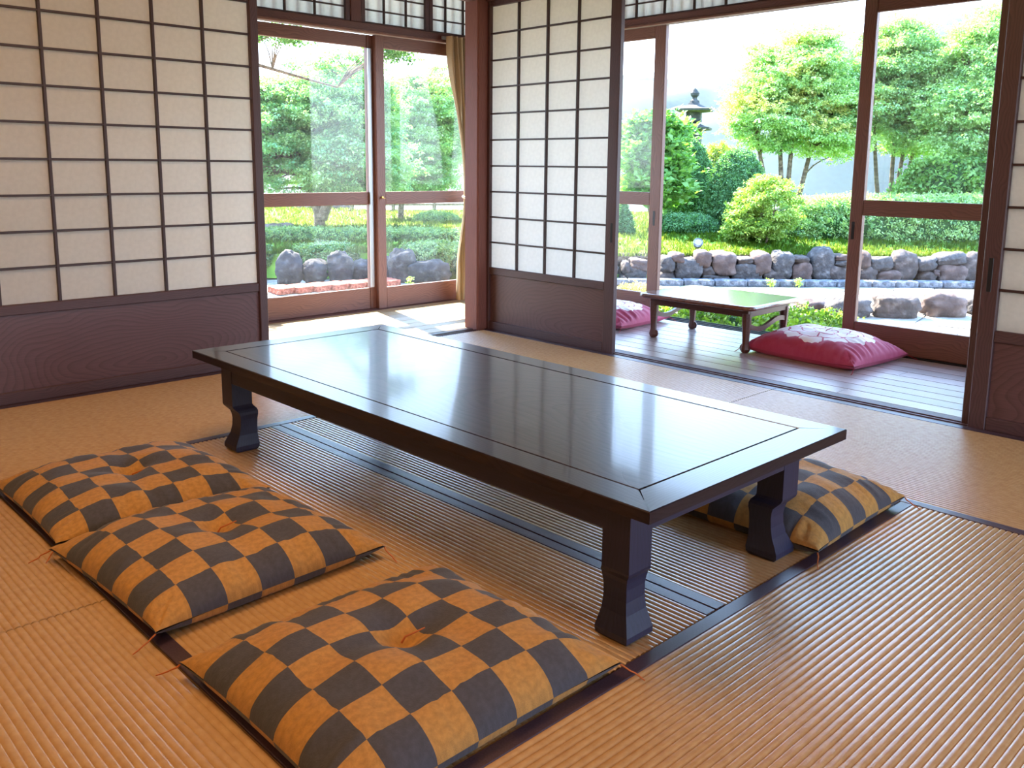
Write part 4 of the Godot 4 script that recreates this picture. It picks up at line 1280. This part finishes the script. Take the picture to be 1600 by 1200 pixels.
	tree("loose broad-leaved small tree in front of the egg-shaped shrub", Vector3(-8.35, -0.05, -11.0), [[Vector3(0, 0, 0), Vector3(0.1, 1.3, 0.0)], [Vector3(0.05, 0, 0), Vector3(-0.3, 1.2, 0.2)]],
		[[Vector3(0.0, 1.25, 0.0), Vector3(0.5, 0.5, 0.5)], [Vector3(0.1, 0.8, 0.0), Vector3(0.5, 0.45, 0.5)]], 90, 24, 0.17, Color(0.08, 0.24, 0.06), Color(0.3, 0.5, 0.14), 534, gm, 0.035, 0.1, "small_tree", spray_big)
	tree("spreading tree with a thick leaning trunk above the side hedge", Vector3(-11.75, -0.1, -7.25), [[Vector3(0, 0, 0), Vector3(-0.1, 1.7, 0.0)], [Vector3(0.05, 0.2, 0), Vector3(0.55, 1.9, -0.5)], [Vector3(0.0, 0.3, 0), Vector3(-0.5, 1.9, 0.4)]],
		[[Vector3(0.25, 1.85, -0.2), Vector3(0.9, 0.8, 0.9)], [Vector3(-0.55, 1.45, 0.65), Vector3(0.95, 0.85, 0.95)], [Vector3(0.35, 1.05, -0.4), Vector3(0.85, 0.55, 0.85)]], 420, 44, 0.105, Color(0.13, 0.34, 0.17), Color(0.5, 0.64, 0.3), 535, gm, 0.09, 0.13, "tree")
	tree("upright tree on a slim trunk beyond the low clipped mound", Vector3(-12.93, -0.12, -9.64), [[Vector3(0, 0, 0), Vector3(0.05, 1.6, 0.0)], [Vector3(0.0, 0.5, 0), Vector3(0.45, 2.0, -0.4)], [Vector3(0.0, 0.5, 0), Vector3(-0.3, 1.9, 0.3)]],
		[[Vector3(0.35, 1.9, -0.35), Vector3(0.75, 0.85, 0.75)], [Vector3(0.2, 1.15, -0.2), Vector3(0.8, 0.7, 0.8)]], 300, 44, 0.11, Color(0.15, 0.37, 0.15), Color(0.55, 0.67, 0.3), 536, gm, 0.06, 0.13, "tree")
	tree("leafy tree by the eaves with one long drooping bough", Vector3(-6.9, gy, -2.2), [[Vector3(0, 0, 0), Vector3(-0.1, 2.6, -0.3)], [Vector3(-0.1, 2.45, -0.3), Vector3(-0.85, 2.16, -2.85)]],
		[[Vector3(-0.35, 2.55, -1.9), Vector3(0.3, 0.1, 0.2)], [Vector3(-0.45, 2.52, -3.15), Vector3(0.16, 0.1, 0.16)], [Vector3(-0.1, 2.75, -0.6), Vector3(0.7, 0.3, 0.7)]], 24, 20, 0.085, Color(0.05, 0.16, 0.04), Color(0.18, 0.33, 0.1), 537, gm, 0.03, 0.08, "tree")
	# ---- clipped side hedge, azaleas, mound
	var a1 := Color(0.07, 0.17, 0.07)
	var a2 := Color(0.32, 0.44, 0.16)
	shrub("hedge", "long flat-topped clipped hedge above the dark rocks", Vector3(-10.05, -0.42, -6.95), Vector3(1.75, 0.23, 0.32), 6.0, 4800, 0.07, a1, a2, 541, "", atan2(0.73, 0.68) - 0.02, 0.0, 0.06)
	shrub("shrub", "rounded azalea shrub in front of the long clipped hedge", Vector3(-9.82, -0.47, -6.15), Vector3(0.42, 0.18, 0.3), 2.6, 1700, 0.075, a1, a2.lightened(0.05), 542, "azalea shrubs before the side hedge", 0.8, 0.0, 0.09)
	shrub("shrub", "rounded azalea shrub in front of the long clipped hedge", Vector3(-10.55, -0.47, -5.35), Vector3(0.4, 0.19, 0.33), 2.6, 1500, 0.075, a1, a2.lightened(0.05), 543, "azalea shrubs before the side hedge", 0.8, 0.0, 0.09)
	shrub("shrub", "rounded azalea shrub in front of the long clipped hedge", Vector3(-8.85, -0.47, -7.12), Vector3(0.48, 0.2, 0.35), 2.6, 1600, 0.075, a1, a2.lightened(0.05), 544, "azalea shrubs before the side hedge", 0.8, 0.0, 0.09)
	shrub("shrub", "low clipped mound on the lawn before the rail fence", Vector3(-11.7, -0.16, -9.47), Vector3(0.36, 0.14, 0.32), 2.4, 1000, 0.07, a1, a2, 545, "", 0.8, 0.0, 0.06)
	shrub("shrub", "dark distant bush beyond the flat rock", Vector3(-17.9, -0.5, -10.0), Vector3(0.5, 0.3, 0.5), 2.2, 700, 0.1, g1, g2, 546, "", 0.0, 0.0, 0.1)
	# small plants
	var pr := [["small upright weed sprouting below the broad side rock", Vector3(-7.75, gy, -5.9), 0.2], ["small weed at the kerb below the boulders", Vector3(-5.5, gy, -9.6), 0.09], ["small weed at the kerb below the boulders", Vector3(-5.28, gy, -9.86), 0.1]]
	for i in 3:
		var w := thing("weed", pr[i][0], "plant", pr[i][1], 0.0, "weeds at the kerb" if i > 0 else "")
		var hh: float = pr[i][2]
		part(w, "stem", tube([Vector3.ZERO, Vector3(0.01, hh * 0.6, 0), Vector3(0.0, hh, 0.01)], [0.005, 0.004, 0.002], 5), M.bark)
		rng.seed = 600 + i
		var wh := []
		var cc := []
		for k in 9:
			wh.append(Transform3D(Basis.from_euler(Vector3(rng.randf_range(-0.6, 0.6), rng.randf() * TAU, rng.randf_range(-0.6, 0.6))).scaled(Vector3.ONE * 0.07), Vector3(rng.randf_range(-0.03, 0.03), hh * (0.25 + 0.75 * k / 8.0), rng.randf_range(-0.03, 0.03))))
			cc.append(tint(Color(0.2, 0.35, 0.05), Color(0.5, 0.6, 0.15), rng.randf()))
		copies(w, "leaves", spray, M.leaf, wh, cc)
	# ---- stone pagoda lantern, five sections
	var pg := thing("stone_pagoda", "tall grey stone pagoda lantern rising behind the shrubs", "stone lantern", Vector3(-11.69, -0.3, -16.72), 0.5)
	var roof := func(y: float, w: float) -> ArrayMesh:
		return stacked([[y, w * 0.5, w * 0.5], [y + 0.03, w, w], [y + 0.07, w * 1.02, w * 1.02], [y + 0.1, w * 0.72, w * 0.72], [y + 0.16, w * 0.38, w * 0.38], [y + 0.22, w * 0.22, w * 0.22]])
	part(pg, "base", stacked([[0.0, 0.5, 0.5], [0.25, 0.5, 0.5], [0.3, 0.4, 0.4], [0.9, 0.3, 0.3]]), M.lantern)
	part(pg, "lower_body", stacked([[0.9, 0.22, 0.22], [1.42, 0.22, 0.22], [1.44, 0.26, 0.26], [1.5, 0.26, 0.26]]), M.lantern)
	part(pg, "roof", roof.call(1.5, 0.42), M.lantern)
	part(pg, "upper_body", stacked([[1.7, 0.17, 0.17], [2.05, 0.17, 0.17]]), M.lantern)
	part(pg, "roof", roof.call(2.0, 0.36), M.lantern)
	part(pg, "upper_body", stacked([[2.2, 0.16, 0.16], [2.42, 0.15, 0.15]]), M.lantern)
	part(pg, "roof", roof.call(2.4, 0.37), M.lantern)
	part(pg, "finial", stacked([[2.6, 0.11, 0.11], [2.65, 0.1, 0.1], [2.68, 0.05, 0.05], [2.72, 0.05, 0.05], [2.76, 0.09, 0.09], [2.81, 0.1, 0.1], [2.88, 0.05, 0.05], [2.92, 0.01, 0.01]], 10), M.lantern)
	# ---- garden floodlight
	var fld := thing("garden_floodlight", "small grey garden floodlight standing on the lawn", "lamp", Vector3(-6.59, -0.185, -9.62), 0.5)
	part(fld, "stake", tube([Vector3(0, 0, 0), Vector3(0, 0.09, 0)], [0.012, 0.012], 8), M.metal)
	var hd := part(fld, "lamp_head", stacked([[0.0, 0.035, 0.035], [0.02, 0.05, 0.05], [0.09, 0.06, 0.06], [0.1, 0.064, 0.064], [0.115, 0.062, 0.062]], 14), M.kerb, Vector3(0, 0.11, 0))
	hd.rotation = Vector3(1.1, 0.2, 0)
	part(hd, "lens", stacked([[0.115, 0.045, 0.045], [0.12, 0.04, 0.04]], 14), plain(Color(0.55, 0.58, 0.6), 0.1))
	# ---- rail fence at the end of the lawn
	var fc := thing("rail_fence", "low wooden rail fence at the end of the side lawn", "fence", Vector3(-14.2, -0.16, -11.1), 0.0)
	for i in 5:
		var p := Vector3(-1.1 + 0.55 * i, 0, 0.9 - 0.62 * i)
		part(fc, "fence_post", box(Vector3(0.06, 0.34, 0.06), 0.006), M.bark, p + Vector3(0, 0.15, 0))
	for yy in [0.14, 0.27]:
		part(fc, "fence_rail", tube([Vector3(-1.2, yy, 1.01), Vector3(1.2, yy + 0.03, -1.69)], [0.022, 0.022], 6), M.bark)
	# ---- far country: valley floor, wooded hills, summer haze
	var vf := thing("valley", "green valley floor far below the garden", "valley", Vector3.ZERO, 0.0, "", "structure")
	part(vf, "fields", box(Vector3(900, 1.0, 900)), M.field, Vector3(-340, -9.0, -330), 0.805)
	var f3 := Vector3(-0.7207, 0, -0.6932)
	var r3 := Vector3(0.6932, 0, -0.7207)
	var hz := noise(701, 0.011, 4)
	for h in 2:
		var hp := []
		var dist: float = [255.0, 330.0][h]
		for i in 16:
			for j in 81:
				var sx := -260.0 + 520.0 * j / 80.0
				var prof: float = (5.0 + 16.0 * smoothstep(-30.0, 70.0, sx) + 44.0 * smoothstep(60.0, 190.0, sx)) if h == 0 else (24.0 + 16.0 * smoothstep(-200.0, 60.0, sx))
				var e := sin(PI * 0.5 * i / 15.0)
				var p := f3 * (dist + i * 5.0) + r3 * sx
				var y: float = -9.0 + (prof + 9.0 + 9.0 * hz.get_noise_2d(sx, dist)) * e + 5.0 * hz.get_noise_2d(sx * 4.0, i * 14.0) * e
				hp.append(Vector3(p.x, y, p.z))
		single("hill", ["wooded hill rising behind the maples", "long distant ridge across the valley"][h], "hill", grid_mesh(hp, [], 16, 81), M.forest, Vector3.ZERO, 0.0, "", "structure")
	var fog := FogVolume.new()
	fog.name = "valley_haze"
	fog.size = Vector3(640, 64, 185)
	fog.position = f3 * 156.0 + Vector3(0, 22, 0)
	fog.rotation.y = atan2(0.7207, 0.6932)
	var fm := FogMaterial.new()
	fm.density = 0.0003
	fm.albedo = Color(0.88, 0.94, 1.0)
	fog.material = fm
	add_child(fog)
	tag(fog, "pale blue summer haze over the valley", "haze", "", "stuff")

const LAMP := 0.5

func _ready() -> void:
	# ---- camera: a phone held low at about 0.92 m, looking into the corner, slightly down
	var cam := Camera3D.new()
	cam.name = "camera"
	cam.transform = Transform3D(Basis(Vector3(0.6918677, 0.0096842, -0.7219594), Vector3(-0.127238, 0.9858969, -0.1087101), Vector3(0.7107247, 0.1670737, 0.6833424)), Vector3(0, 0.92, 0))
	cam.set_frustum(0.0431124, Vector2(0, -0.0038073), 0.05, 2000.0)
	add_child(cam)
	cam.current = true
	# ---- sky and sun
	var we := WorldEnvironment.new()
	we.name = "world"
	var env := Environment.new()
	env.background_mode = Environment.BG_SKY
	var sky := Sky.new()
	var sm := ProceduralSkyMaterial.new()
	sm.sky_top_color = Color(0.6, 0.78, 1.0)
	sm.sky_horizon_color = Color(0.88, 0.95, 1.0)
	sm.sky_curve = 0.2
	sm.ground_horizon_color = Color(0.8, 0.85, 0.86)
	sm.ground_bottom_color = Color(0.4, 0.42, 0.38)
	sm.sun_angle_max = 0.0
	sky.sky_material = sm
	env.sky = sky
	env.background_energy_multiplier = 2.4
	env.tonemap_mode = Environment.TONE_MAPPER_LINEAR
	env.tonemap_exposure = 4.6
	env.sdfgi_enabled = true
	env.ssao_enabled = true
	env.ssil_enabled = true
	env.volumetric_fog_enabled = true
	env.volumetric_fog_density = 0.0
	we.environment = env
	add_child(we)
	var sun := DirectionalLight3D.new()
	sun.name = "sun"
	sun.light_color = Color(1.0, 0.96, 0.88)
	sun.light_energy = 3.5
	sun.light_angular_distance = 0.6
	sun.shadow_enabled = true
	add_child(sun)
	sun.look_at_from_position(Vector3.ZERO, Vector3(1.0, -1.0, 0.27), Vector3.UP)
	# ---- the scene
	make_materials()
	build_room()
	build_verandas()
	build_lamp()
	build_furniture()
	build_garden()
